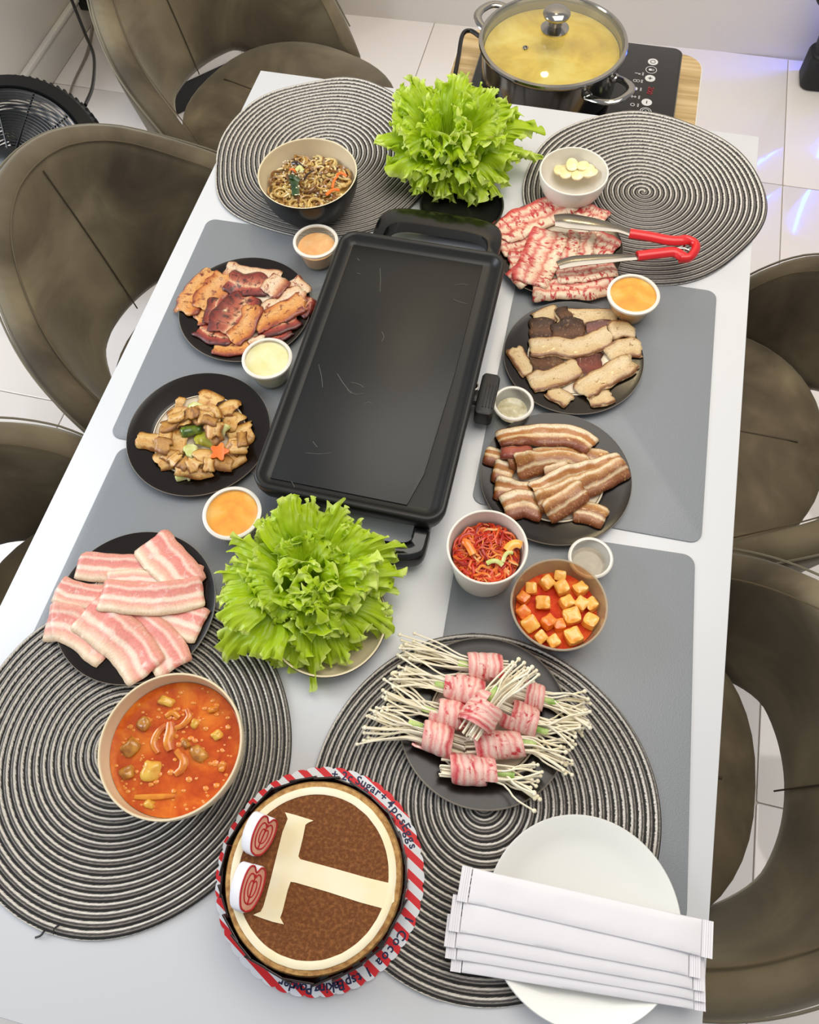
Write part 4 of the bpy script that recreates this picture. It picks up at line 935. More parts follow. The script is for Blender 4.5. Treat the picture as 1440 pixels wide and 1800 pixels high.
for i, (pts, w_, m_, lab) in enumerate((
    ([(540, 845), (690, 945)], 0.0294, M_beef_p, 'pale beef strip end at the bottom of the plate, left one'),
    ([(830, 930), (1010, 895)], 0.0294, M_beef_p, 'pale beef strip end at the bottom of the plate, right one'),
    ([(420, 330), (510, 300), (610, 265)], 0.0271, M_beef_p, 'pale beef piece at the top left of the plate'),
    ([(270, 540), (320, 625), (395, 730)], 0.0294, M_beef_p, 'pale beef piece standing at the left rim'),
    ([(580, 320), (750, 305), (1040, 310)], 0.0339, M_beef_p, 'long pale beef piece along the top of the plate'),
    ([(600, 330), (700, 300)], 0.0337, M_beef_d, 'dark beef corner at the top of the plate'),
    ([(395, 415), (480, 405), (580, 400)], 0.0430, M_beef_d, 'dark brown beef piece at the upper left, smaller one'),
    ([(560, 450), (680, 430), (810, 415)], 0.0460, M_beef_d, 'dark brown beef piece in the upper middle'),
    ([(820, 400), (910, 390), (1010, 400)], 0.0276, M_beef_r, 'reddish beef piece in the upper right middle'),
    ([(1180, 410), (1080, 400), (985, 430)], 0.0317, M_beef_p, 'pale beef piece at the upper right under the sauce cup'),
    ([(400, 660), (520, 650), (660, 630)], 0.0522, M_beef_d, 'dark brown beef piece at the left of the middle'),
    ([(740, 660), (850, 660), (950, 660)], 0.0552, M_beef_r, 'dark red beef piece in the middle of the plate'),
    ([(390, 540), (560, 530), (760, 530), (990, 450)], 0.0362, M_beef_p, 'long wavy pale beef strip across the middle'),
    ([(980, 600), (1100, 545), (1225, 545)], 0.0339, M_beef_p, 'pale beef piece at the right rim'),
    ([(960, 720), (1080, 690), (1170, 640)], 0.0317, M_beef_p, 'pale beef piece at the right below the rim piece'),
    ([(390, 810), (560, 760), (760, 670)], 0.0362, M_beef_p, 'pale beef strip at the lower left, brown lower edge'),
    ([(770, 880), (860, 810), (1000, 730), (1150, 660)], 0.0385, M_beef_p, 'pale beef strip at the lower right, brown lower edge'))):
    strip(hp, z7(pts), w_, 0.0032, m_, 'beef_piece', lab, 'meat', G, seed=70 + i, rag=.14, fold=.0006, soft=4)

# --- marinated pork strips
mk = dict(warp=.12, wscale=(6, 2.2), rough=.26, mott=.20, coat=.4)
M_mp = meat('marinated_pork', [(0.0, 'a5692f'), (0.10, 'f0d9b2'), (0.24, 'f2dfbd'), (0.32, 'b97434'), (0.46, 'ba7a3a'), (0.52, 'f0d6ac'), (0.60, 'e3b983'), (0.68, '9c5a2c'), (0.85, '8a4726'), (1.0, '7c3c20')], spots=(4, 'd09a5c', .62, .05), **mk)
M_mp2 = meat('marinated_pork_brown', [(0.0, 'c48a4c'), (0.14, 'efd8b0'), (0.26, 'c08442'), (0.5, '93552a'), (0.62, 'ecd2a8'), (0.7, 'a0622f'), (1.0, '824423')], spots=(4, 'd8a464', .60, .05), **mk)
M_mp3 = meat('marinated_pork_pink', [(0.0, 'efd6ae'), (0.3, 'e9c79c'), (0.45, 'b56048'), (0.75, 'a4503e'), (1.0, '8a3e2e')], **mk)
hp = Heap(*PL['mpork'][:2], 0.15, plate_base(PL['mpork'][2], .1035)); z8 = Z_(820, 660, 4.0); G = 'brown marinated pork strips'
for i, (pts, w_, m_, lab) in enumerate((
    ([(330, 590), (230, 570), (130, 545)][::-1], .030, M_mp, 'pale marinated pork stub at the upper left rim'),
    ([(190, 660), (330, 690)], .034, M_mp, 'pale marinated pork stub at the left rim, middle one'),
    ([(200, 780), (330, 800), (470, 800)], .034, M_mp, 'marinated pork piece at the left rim, lower one'),
    ([(760, 930), (870, 950), (985, 1000)], .036, M_mp2, 'orange brown marinated pork piece at the bottom right'),
    ([(280, 600), (560, 545), (800, 550), (1000, 590)], .034, M_mp2, 'brown marinated pork strip across the upper middle'),
    ([(240, 540), (330, 545), (440, 490)], .032, M_mp3, 'pink marinated pork piece near the upper left rim'),
    ([(220, 460), (500, 410), (760, 420), (890, 500)], .038, M_mp, 'topmost marinated pork strip along the far rim'),
    ([(350, 660), (500, 610), (680, 590), (850, 640)], .032, M_mp2, 'curved marinated pork strip in the centre'),
    ([(560, 700), (720, 660)], .024, M_mp3, 'small pinkish marinated pork bit in the centre gap'),
    ([(260, 930), (400, 890), (550, 940)], .040, M_mp, 'marinated pork piece at the bottom left with pale top'),
    ([(460, 810), (700, 720), (900, 660), (1100, 590)], .030, M_mp, 'long marinated pork strip reaching the right rim, upper one'),
    ([(500, 900), (760, 800), (950, 730), (1120, 640)], .032, M_mp2, 'long marinated pork strip reaching the right rim, lower one'),
    ([(560, 975), (700, 890), (830, 810)], .032, M_mp2, 'brown marinated pork end piece at the bottom centre'))):
    strip(hp, z8(pts), w_, 0.0052, m_, 'pork_strip', lab, 'meat', G, seed=100 + i, rag=.06, fold=.003, soft=5)

# --- bacon mushroom rolls
M_wrap = meat('bacon_wrap', [(0.0, 'e79a93'), (0.25, 'f2cfc0'), (0.45, 'e58883'), (0.6, 'f2cbbb'), (0.8, 'cb3640'), (1.0, 'e9a39a')], 0.34, (14, 1.4), (.9, 'c62a36', .60, .03), .3, .08)
M_stalk = pm('enoki_white', 'f8f1de', 0.4, var=(40, 'f0e4c2', 0.3, 0.7)); M_scal = pm('scallion_green', '6f9a2c', 0.4, var=(60, 'cfdc8e', 0.35, 0.7))
ze = Z_(620, 1100, 3.273); G = 'bacon wrapped enoki rolls'
ec = PL['enoki']; pb = plate_base(ec[2], .1015)
def roll(i, a, b, w_, tip, spread, lift, lab, nst=20, over=0.0):
    """wrap from crop point a to b; stalks run out past a towards tip"""
    (ax_, ay_), (bx_, by_), (tx, ty) = ze([a, b, tip])
    r = w_ / 2; A_ = at(ax_, ay_, 0.02 + lift); B_ = at(bx_, by_, 0.02 + lift); T_ = at(tx, ty, 0.02 + lift * .5)
    zc = TT + ec[2] + 0.0125 + r * .86 + lift; A_.z = B_.z = zc; T_.z = zc - 0.001 + 0.002 * (i % 3)
    rt_ = thing('enoki_roll', lab, 'roll', ((A_.x + B_.x) / 2, (A_.y + B_.y) / 2, zc - r * .86), G)
    ax = (B_ - A_); Lw = ax.length; ax.normalize(); sd = Vector((-ax.y, ax.x, 0)); up = Vector((0, 0, 1)); rng = random.Random(i * 7 + 3)
    q = MB(); nt_ = 3; nsg = 34; nl = 10; turns = 2.4
    def f(u, v):
        t = u * turns; an = 2 * PI * t + i; c_ = (u * 0.58 + v * 0.42) * Lw
        rr = r * (1.0 + 0.06 * t / turns * 2 + 0.05 * noise.noise(Vector((u * 9, v * 3, i))) - 0.10 * (abs(v - .5) * 2) ** 3)
        return A_ + ax * c_ + sd * (rr * math.cos(an)) + up * (rr * .86 * math.sin(an))
    shell(q, f, 76, nl, 0.0024); q.build('bacon_wrap', M_wrap, rt_, sharp=75)
    q = MB(); d0 = (T_ - A_); 
    for k in range(nst):
        ra = r * .72 * math.sqrt(rng.random()); an = rng.random() * 2 * PI
        s0 = B_ + ax * (0.004 + rng.random() * 0.006) + sd * (ra * math.cos(an)) + up * (ra * .8 * math.sin(an))
        s1 = A_ + sd * (ra * math.cos(an)) + up * (ra * .8 * math.sin(an))
        ln = 0.78 + 0.3 * rng.random(); e = A_ + d0 * ln + sd * ((ra * math.cos(an)) * 1.2 + (rng.random() - .5) * spread * 1.5) + up * (ra * math.sin(an) * .8 + (rng.random() - .55) * .010)
        e.z = max(e.z, TT + pb(math.hypot(e.x - ec[0], e.y - ec[1])) + 0.003)
        mid_ = s1.lerp(e, .5) + sd * ((rng.random() - .5) * .008) + up * .003
        path = spline([s0, s1, mid_, e], 10); tube(q, path, 0.00105 + 0.0004 * rng.random(), 5)
        d_ = (path[-1] - path[-2]).normalized(); ball(q, path[-1], 0.0021 + 0.0008 * rng.random(), (1, 1, .85), 7, 5)
    tag(q.build('mushroom_stalks', M_stalk, rt_), kind='stuff')
    q = MB()
    for k in range(1):
        o_ = sd * (r * (rng.random() - .5)) + up * (r * .30); s = A_ - ax * 0.0 + o_; e = A_ + d0.normalized() * (0.008 + (0.012 if i in (3, 4, 6, 7) else 0.004) * rng.random()) + o_ * 1.1
        tube(q, [A_ + ax * .006 + o_, s.lerp(e, .5) + up * .001, e], 0.0036, 7, flat=.5)
    q.build('scallion', M_scal, rt_)
rolls = (((650, 240), (865, 262), 0.0304, (290, 160), .020, 0.0, 'enoki bacon roll at the top of the plate, stalks pointing left'),
         ((525, 345), (770, 420), 0.0304, (265, 270), .022, 0.0, 'enoki bacon roll second from the top, stalks pointing left'),
         ((450, 490), (660, 545), 0.0288, (190, 390), .026, 0.0, 'enoki bacon roll third from the top, stalks pointing left'),
         ((365, 620), (610, 700), 0.0320, (95, 570), .026, 0.0, 'enoki bacon roll lowest of those whose stalks point left'),
         ((1110, 440), (960, 395), 0.0288, (1350, 530), .030, 0.0, 'enoki bacon roll at the right rim, green scallion at its end'),
         ((1075, 590), (860, 500), 0.0320, (1300, 620), .036, 0.0, 'enoki bacon roll at the right, second of those pointing right'),
         ((990, 690), (690, 700), 0.0288, (1235, 730), .028, 0.0, 'enoki bacon roll at the lower right, third of those pointing right'),
         ((830, 855), (545, 825), 0.0304, (1060, 905), .030, 0.0, 'enoki bacon roll nearest the bottom rim, stalks pointing right'),
         ((800, 430), (680, 610), 0.0368, (985, 270), .022, 0.030, 'enoki bacon roll lying on top of the others, stalks pointing up'))
for i, a_ in enumerate(rolls): roll(i, *a_)

# --- clock position wording for look-alike pieces
def clock(dx, dy):
    h = int(round((math.degrees(math.atan2(dx, -dy)) % 360) / 30)) % 12
    return ('twelve', 'one', 'two', 'three', 'four', 'five', 'six', 'seven', 'eight', 'nine', 'ten', 'eleven')[h] + " o'clock"
# --- fishcake stir-fry
M_fish = meat('fishcake', [(0.0, 'a8661e'), (0.14, 'e0ad5a'), (0.4, 'ecc684'), (0.65, 'd79d48'), (0.88, 'e2b466'), (1.0, '94561c')], .26, (7, 3), (1.5, 'b9762a', .58, .06), .3, .18, .4)
M_fish2 = meat('fishcake_brown', [(0.0, '7e4a18'), (0.2, 'b87f34'), (0.6, 'c9923f'), (1.0, '8a5218')], .26, (7, 3), (1.5, '8f5a20', .58, .06), .3, .18, .4)
M_pepg = pm('green_pepper', '3f5a1c', 0.2, var=(90, '7f8e2a', 0.4, 0.7), coat=.4); M_pepy = pm('yellow_pepper', '9a9a1e', 0.22, var=(70, 'c3bb4a', 0.35, 0.65), coat=.4)
M_carrot = pm('carrot', 'e8641a', 0.32, var=(80, 'f0863a', 0.3, 0.7)); M_leek = pm('leek', 'b9c25e', 0.35, var=(70, 'e4dfae', 0.35, 0.65))
hp = Heap(*PL['stir'][:2], 0.14, plate_base(PL['stir'][2], .1035)); zs = Z_(190, 620, 4.114); G = 'fishcake pieces in the stir-fry'
for i, (pts, w_, m_, nm, lab, ct) in enumerate((
    ([(480, 340), (540, 350)], 0.0252, M_fish, 'fishcake_piece', 'pale fishcake piece at the upper left of the stir-fry', 'food'),
    ([(200, 615), (300, 620), (400, 640)], 0.0280, M_fish, 'fishcake_piece', 'thin fishcake tip reaching over the left rim', 'food'),
    ([(340, 790), (430, 740), (520, 720)], 0.0336, M_fish, 'fishcake_piece', 'folded fishcake piece at the lower left', 'food'),
    ([(480, 880), (560, 860), (600, 865)], 0.0196, M_leek, 'leek_piece', 'pale green leek bit at the bottom of the stir-fry', 'vegetable'),
    ([(500, 810), (620, 820), (740, 800)], 0.0364, M_fish, 'fishcake_piece', 'broad fishcake piece along the bottom', 'food'),
    ([(800, 790), (900, 740), (970, 700)], 0.0336, M_fish, 'fishcake_piece', 'fishcake piece at the lower right edge', 'food'),
    ([(860, 610), (950, 570), (1040, 540)], 0.0392, M_fish, 'fishcake_piece', 'pointed fishcake piece at the right rim', 'food'),
    ([(880, 640), (930, 680), (975, 710)], 0.0252, M_fish, 'fishcake_piece', 'narrow fishcake piece below the right pointed one', 'food'),
    ([(820, 490), (890, 470), (950, 500)], 0.0364, M_fish, 'fishcake_piece', 'fishcake piece at the right of the stir-fry, middle height', 'food'),
    ([(800, 410), (870, 380), (930, 400)], 0.0308, M_fish, 'fishcake_piece', 'curled fishcake piece at the upper right', 'food'),
    ([(640, 330), (720, 330), (790, 370)], 0.0364, M_fish, 'fishcake_piece', 'fishcake piece at the very top of the stir-fry', 'food'),
    ([(580, 370), (640, 390), (700, 410)], 0.0168, M_leek, 'leek_piece', 'greenish leek strip near the top of the stir-fry', 'vegetable'),
    ([(450, 490), (520, 470), (600, 480)], 0.0420, M_fish, 'fishcake_piece', 'big fishcake piece at the upper left', 'food'),
    ([(680, 500), (740, 480), (790, 510)], 0.0336, M_fish, 'fishcake_piece', 'fishcake piece in the middle above the peppers', 'food'),
    ([(620, 430), (700, 420), (770, 425), (790, 490)], 0.0168, M_fish, 'fishcake_piece', 'curved fishcake strip near the top centre', 'food'),
    ([(350, 610), (450, 620), (560, 640)], 0.0476, M_fish, 'fishcake_piece', 'largest flat fishcake piece at the left centre', 'food'),
    ([(560, 730), (610, 700), (650, 680)], 0.0252, M_leek, 'leek_piece', 'pale leek square below the centre of the stir-fry', 'vegetable'),
    ([(640, 790), (700, 760), (760, 770)], 0.0308, M_fish, 'fishcake_piece', 'fishcake piece below the carrot', 'food'),
    ([(620, 610), (700, 600), (790, 620)], 0.0252, M_pepy, 'pepper_piece', 'yellow green pepper piece in the centre', 'vegetable'),
    ([(770, 560), (820, 545), (860, 570)], 0.0196, M_leek, 'leek_piece', 'pale green leek piece right of the peppers', 'vegetable'),
    ([(525, 575), (600, 550), (675, 535)], 0.0175, M_pepg, 'pepper_piece', 'dark green chilli piece in the centre', 'vegetable'))):
    strip(hp, zs(pts), w_, 0.0020 if m_ is M_fish else 0.004, m_, nm, lab, ct, G if m_ is M_fish else None, seed=130 + i, rag=.20, fold=.0046, soft=2, nv=7, stiff=.6)
p = at(*zs([(800, 705)])[0], .03); zc = hp.top(p.x, p.y, .010) + TT; q = MB()
pts = [((0.0115 + .0028 * math.cos(5 * a)) * math.cos(a), (0.0115 + .0028 * math.cos(5 * a)) * math.sin(a)) for a in np.linspace(0, 2 * PI, 41)[:-1]]
prism(q, pts, 0, .004, .0008, XF((p.x, p.y, zc + .0005), .3, 0.15)); q.solo('carrot_flower', M_carrot, 'orange carrot slice cut like a flower on the stir-fry', 'vegetable')

rng = random.Random(77); lab_n = set()
for k in range(22):
    a = 2 * PI * k * .381966; rr = 118 + 180 * ((k * .618) % 1); x, y = 640 + rr * math.cos(a) * 1.15, 610 + rr * math.sin(a) * .85; b_ = rng.random() * PI; ln = 38 + 30 * rng.random()
    lab = 'small fishcake scrap at %s in the stir-fry, %s' % (clock(x - 640, y - 590), ('outer', 'inner')[rr < 200] + (' lighter one' if k % 3 else ' darker one'))
    if lab in lab_n: continue
    lab_n.add(lab)
    strip(hp, zs([(x - ln * math.cos(b_), y - ln * math.sin(b_)), (x, y + 14 * (rng.random() - .5)), (x + ln * math.cos(b_), y + ln * math.sin(b_)) ]), (.016 + .010 * rng.random()), .0018, M_fish if k % 3 else M_fish2, 'fishcake_scrap', lab, 'food', 'small fishcake scraps in the stir-fry', seed=180 + k, rag=.3, fold=.0016, soft=2, nv=6, stiff=.5)
# --- radish cubes
M_rad = pm('radish_cube', 'f29b2e', 0.22, var=(70, 'f7c768', 0.32, 0.62), coat=.4)
M_rad2 = pm('radish_cube_red', 'e4661c', 0.22, var=(70, 'f2a040', 0.35, 0.7), coat=.4)
rc_ = (0.2466, -0.9602); q = MB(); lathe(q, [(0.0, 0.0022), (0.0455, 0.0026), (0.0505, 0.026), (0.03, 0.0264), (0.0, 0.0262)], (rc_[0], rc_[1], TT + FM + .0006), 48)
q.solo('kimchi_brine', broth_mat('kimchi_brine', 'b02408', 'cc3c0e', 'de6a20', 40, .55, .2), 'red brine around the radish cubes in the clear tub', 'sauce', kind='stuff')
zr = Z_(760, 880, 4.114)
for i, (x, y, s_, red) in enumerate(((830, 590, 24, 0), (940, 630, 25, 0), (1072, 635, 25, 0), (720, 630, 21, 0), (805, 735, 27, 0), (975, 735, 24, 0), (1078, 745, 24, 0), (1178, 745, 23, 0), (658, 800, 23, 1), (708, 888, 29, 0), (840, 880, 25, 1), (1010, 835, 30, 0), (1145, 870, 25, 0), (920, 895, 21, 1), (1022, 978, 29, 0), (785, 985, 21, 0), (880, 1015, 22, 0), (925, 545, 22, 0), (660, 705, 20, 1))):
    px, py = zr([(x, y)])[0]; p = at(px, py, .036); rng = random.Random(i + 5); d_ = math.hypot(p.x - rc_[0], p.y - rc_[1]); k = min(1, .044 / max(d_, 1e-6)); p.x = rc_[0] + (p.x - rc_[0]) * k; p.y = rc_[1] + (p.y - rc_[1]) * k
    s2 = s_ / 4.114 / 1.5 * .001 * 4.0 * 1.04; q = MB()
    blob_box(q, (p.x, p.y, TT + FM + .030 + .004 * rng.random()), (s2, s2 * (.85 + .2 * rng.random()), s2 * .85), rng.random() * 1.2, (rng.random() - .5) * .5, (rng.random() - .5) * .5, 5, .10, i, 9)
    ex, ey = px - 982, py - 1064; rr = math.hypot(ex, ey)
    lab = ('smaller reddish' if red and s_ < 23 else 'reddish' if red else 'orange') + ' radish cube at %s %s in the clear tub'  % (clock(ex, ey), 'against the wall' if rr > 62 else 'one step from the wall' if rr > 46 else 'midway out' if rr > 28 else 'near the middle')
    q.solo('radish_cube', M_rad2 if red else M_rad, lab, 'vegetable', 'radish kimchi cubes', sharp=50)
_b = bpy.data.materials['kimchi_brine'].node_tree.nodes['Principled BSDF']; _b.inputs['Coat Weight'].default_value = 0.0; _b.inputs['Specular IOR Level'].default_value = 0.15
# --- cabbage kimchi
def varied(name, stops, rough=.25, coat=.4):
    m, nt, ns, L, b = nodes(name)
    uv = N(ns, 'ShaderNodeUVMap', uv_map='uv'); sp = N(ns, 'ShaderNodeSeparateXYZ'); L.new(uv.outputs[0], sp.inputs[0])
    tc = N(ns, 'ShaderNodeTexCoord'); a = N(ns, 'ShaderNodeTexNoise'); a.inputs['Scale'].default_value = 120; a.inputs['Detail'].default_value = 3; L.new(tc.outputs['Object'], a.inputs['Vector'])
    fl = N(ns, 'ShaderNodeMath', operation='FLOOR'); L.new(sp.outputs['X'], fl.inputs[0]); wn = N(ns, 'ShaderNodeTexWhiteNoise', noise_dimensions='1D'); L.new(fl.outputs[0], wn.inputs['W'])
    ma = N(ns, 'ShaderNodeMath', operation='MULTIPLY_ADD'); ma.inputs[1].default_value = .35; L.new(a.outputs['Fac'], ma.inputs[0]); sb = N(ns, 'ShaderNodeMath', operation='SUBTRACT'); sb.inputs[1].default_value = .17
    L.new(wn.outputs['Value'], sb.inputs[0]); L.new(sb.outputs[0], ma.inputs[2]); r = ramp(ns, stops); L.new(ma.outputs[0], r.inputs[0]); L.new(r.outputs[0], b.inputs['Base Color'])
    b.inputs['Roughness'].default_value = rough; b.inputs['Coat Weight'].default_value = coat; b.inputs['Coat Roughness'].default_value = .1
    return m
M_kim = varied('kimchi', [(0.0, '8c1006'), (0.3, 'c4220a'), (0.55, 'd4480f'), (0.78, 'e06a1c'), (0.94, 'e78f38'), (1.0, 'e4b070')], .35, .2)
kc = (0.1473, -0.9144); rng = random.Random(11); q = MB()
lathe(q, [(0.0, 0.006), (0.038, 0.008), (0.0425, 0.048), (0.025, 0.052), (0.0, 0.053)], (kc[0], kc[1], TT + FM), 40)
for k in range(330):
    rr = .038 * math.sqrt(rng.random()); a = rng.random() * 2 * PI; c_ = Vector((kc[0] + rr * math.cos(a), kc[1] + rr * math.sin(a), TT + FM + .050 + .010 * rng.random() * (1 - rr / .05)))
    b_ = rng.random() * 2 * PI; L_ = .008 + .010 * rng.random(); P = []
    for t in (-1, -.4, .4, 1):
        b2 = b_ + t * (rng.random() - .5) * 2.0; pp = c_ + Vector((math.cos(b2) * L_ * t, math.sin(b2) * L_ * t, .004 * (1 - t * t)))
        d_ = math.hypot(pp.x - kc[0], pp.y - kc[1]); kk = min(1, .0415 / max(d_, 1e-6)); P.append((kc[0] + (pp.x - kc[0]) * kk, kc[1] + (pp.y - kc[1]) * kk, pp.z))
    tube(q, spline(P, 8), (.0008 + .0015 * rng.random() ** 2), 6, flat=.6, u0=k)
q.solo('cabbage_kimchi', M_kim, 'shredded red cabbage kimchi heaped in the white tub', 'vegetable', kind='stuff')
for i, (x, y, w_, d_, rz, c_) in enumerate(((590, 350, .020, .011, .6, M_rad), (545, 420, .018, .005, 1.0, M_leek), (260, 350, .022, .010, 2.4, M_rad2), (450, 470, .020, .006, .1, M_leek))):
    px, py = zr([(x, y)])[0]; p = at(px, py, .062); q = MB(); P = [(p.x + w_ * t * math.cos(rz) - .003 * (1 - t * t * 4) * math.sin(rz), p.y + w_ * t * math.sin(rz) + .004 * (1 - t * t * 4), TT + .066 + .002 * (1 - 4 * t * t)) for t in (-.5, -.25, 0, .25, .5)]
    tube(q, spline(P, 10), d_ / 2, 8, flat=.5)
    q.solo('kimchi_piece', c_, ('orange cabbage rib at the right wall of the kimchi tub', 'pale curved onion slice at right on the kimchi', 'orange cabbage piece at the left on the kimchi', 'pale onion slice at the lower right on the kimchi')[i], 'vegetable')
# --- garlic slices
M_gar = pm('garlic_slice', 'f3e29c', 0.3, var=(60, 'f8efc4', 0.35, 0.65), coat=.3)
gc_ = (0.1587, -0.2172); zg = Z_(860, 200, 2.88)
for i, (x, y) in enumerate(((375, 280), (420, 268), (345, 320), (400, 300), (455, 300), (500, 300), (380, 345), (430, 330), (480, 335), (520, 325), (440, 360), (410, 320), (490, 355), (465, 320))):
    px, py = zg([(x, y)])[0]; p = at(px, py, .016); rng = random.Random(i + 31); lv = i // 5; d_ = math.hypot(p.x - gc_[0], p.y - gc_[1]); k = min(1, .035 / max(d_, 1e-6)); x_, y_ = gc_[0] + (p.x - gc_[0]) * k, gc_[1] + (p.y - gc_[1]) * k
    q = MB(); rz = rng.random() * 3; pts = [(.0135 * (1 + .15 * math.cos(a)) * math.cos(a), .0100 * math.sin(a)) for a in np.linspace(0, 2 * PI, 21)[:-1]]
    prism(q, pts, -.0014, .0014, .0007, XF((x_, y_, TT + RM + .0175 + d_ * k * .20 + lv * .0046), rz, (rng.random() - .5) * .4, (rng.random() - .5) * .4))
    ex, ey = px - 1008, py - 307; rr = math.hypot(ex, ey)
    q.solo('garlic_slice', M_gar, 'pale garlic slice in the white bowl at %s%s' % (clock(ex, ey), (', lowest layer', ', middle layer', ', top layer')[lv] + (', close to the centre' if rr < 14 else ', toward the rim' if rr > 26 else '')), 'vegetable', 'garlic slices in the white bowl')
# --- noodles
M_nood = varied('glass_noodles', [(0.0, '6b3f16'), (0.25, '9a6a2e'), (0.5, 'c29a52'), (0.75, 'd9bd74'), (1.0, 'ead9a0')], .25, .5)
nc = (-0.2602, -0.3311); rng = random.Random(5); q = MB()
lathe(q, [(0.0, 0.005), (0.036, 0.006), (0.058, 0.026), (0.064, 0.036), (0.03, 0.043), (0.0, 0.043)], (nc[0], nc[1], TT + RM), 40)
for k in range(230):
    rr = .064 * math.sqrt(rng.random()); a = rng.random() * 2 * PI; c_ = Vector((nc[0] + rr * math.cos(a), nc[1] + rr * math.sin(a), 0)); lump = .006 + .014 * max(0, noise.noise(Vector((c_.x * 28, c_.y * 28, 1.3))) + .25)
    c_.z = TT + RM + .040 + lump * rng.random() * (1.15 - rr / .07); rl = .005 + .009 * rng.random(); a0 = rng.random() * 6; sw = 2.5 + 4 * rng.random(); P = []
    tx, ty = (rng.random() - .5) * .8, (rng.random() - .5) * .8
    for t in np.linspace(0, 1, 12):
        an = a0 + sw * t; r2 = rl * (.75 + .4 * t); pp = c_ + Vector((r2 * math.cos(an), r2 * math.sin(an), r2 * (tx * math.cos(an) + ty * math.sin(an)) + .003 * t)); d_ = math.hypot(pp.x - nc[0], pp.y - nc[1])
        kk = min(1, .069 / max(d_, 1e-6)); P.append((nc[0] + (pp.x - nc[0]) * kk, nc[1] + (pp.y - nc[1]) * kk, max(pp.z, TT + RM + .036)))
    tube(q, P, .0016 + .0007 * rng.random(), 5, u0=k)
q.solo('glass_noodles', M_nood, 'tangled brown glass noodles in the black bowl', 'noodles', kind='stuff')
zn = Z_(450, 240, 7.58)
M_spin = pm('spinach', '16300f', 0.3, var=(90, '2c4a1c', 0.35, 0.65), coat=.4); M_mush = pm('dark_mushroom', '2b160c', 0.25, coat=.4); M_sesame = pm('sesame', 'f2e6c4', 0.4)
def stick(name, mat, label, cat, pts, r, h, flat=.6):
    q = MB(); P = [at(*zn([p])[0], .050) for p in pts]; P = [Vector((p.x, p.y, TT + RM + h + .006 + .003 * math.sin(i * 1.7))) for i, p in enumerate(P)]
    tube(q, spline(P, 12), r, 7, flat=flat); q.solo(name, mat, label, cat)
stick('carrot_strip', M_carrot, 'orange carrot strip at the lower right rim of the noodles', 'vegetable', [(950, 860), (1040, 810), (1120, 790)], .0028, .050)
stick('carrot_strip', M_carrot, 'pale orange carrot strip leaning right in the noodles', 'vegetable', [(1030, 780), (1060, 700), (1100, 620)], .0020, .052)
stick('carrot_strip', M_carrot, 'short orange carrot strip at the right wall of the noodle bowl', 'vegetable', [(1090, 610), (1150, 600), (1220, 620)], .0026, .052)
stick('carrot_strip', M_carrot, 'small carrot strip near the mushroom in the noodles', 'vegetable', [(480, 560), (520, 580), (560, 590)], .0024, .056)
stick('spinach_leaf', M_spin, 'dark green spinach leaf hanging over the near side of the noodles', 'vegetable', [(500, 640), (540, 740), (550, 860)], .0066, .050, .35)
stick('spinach_leaf', M_spin, 'second dark green spinach bit at the left of the first in the noodles', 'vegetable', [(470, 620), (520, 660), (600, 690)], .0045, .053, .4)
stick('mushroom_slice', M_mush, 'dark mushroom slice in the upper left of the noodles', 'mushroom', [(510, 480), (570, 500), (640, 540)], .0042, .057, .5)
stick('mushroom_slice', M_mush, 'thin dark mushroom strip in the middle of the noodles', 'mushroom', [(660, 700), (720, 640), (790, 570)], .0018, .056)
stick('onion_slice', M_leek, 'translucent pale onion slice in the noodles', 'vegetable', [(560, 590), (610, 560), (650, 590)], .0034, .058, .4)
q = MB(); rng = random.Random(9)
for k in range(46):
    px, py = zn([(380 + 300 * rng.random(), 400 + 480 * rng.random())])[0]; p = at(px, py, .055); ball(q, (p.x, p.y, TT + RM + .060 + .006 * rng.random()), .0013, (1.3, .8, .6), 6, 4, rz=rng.random() * 3)
q.solo('sesame_seeds', M_sesame, 'white sesame seeds sprinkled over the noodles', 'seeds', kind='stuff')
# --- soup
sc_ = (-0.1484, -1.2296); SZ = TT + RM + .058; q = MB(); rs = soup_r(RM + .058) - .0006
lathe(q, [(0.0, -.0500), (0.036, -.050), (rs * .82, -.03), (rs, 0.0), (rs * .97, .0003), (rs * .5, 0.0), (0.0, .0002)], (sc_[0], sc_[1], SZ), 64)
q.solo('orange_soup', broth_mat('orange_soup', 'ac3a08', 'c9560e', 'dd7a20', 26, .07, .12), 'thick orange red broth filling the cream bowl', 'soup', kind='stuff')
M_tofu = pm('potato_chunk', 'e3b84e', 0.25, var=(50, 'e08a2c', 0.42, 0.75), coat=.4); M_seaf = pm('squid_piece', 'dd8f2a', 0.22, var=(70, 'c4561a', 0.4, 0.7), coat=.5); M_clam = pm('mussel_meat', '9a5c22', 0.25, var=(80, 'd99a3a', 0.35, 0.65), coat=.5)
zq = Z_(150, 1170, 4.8)
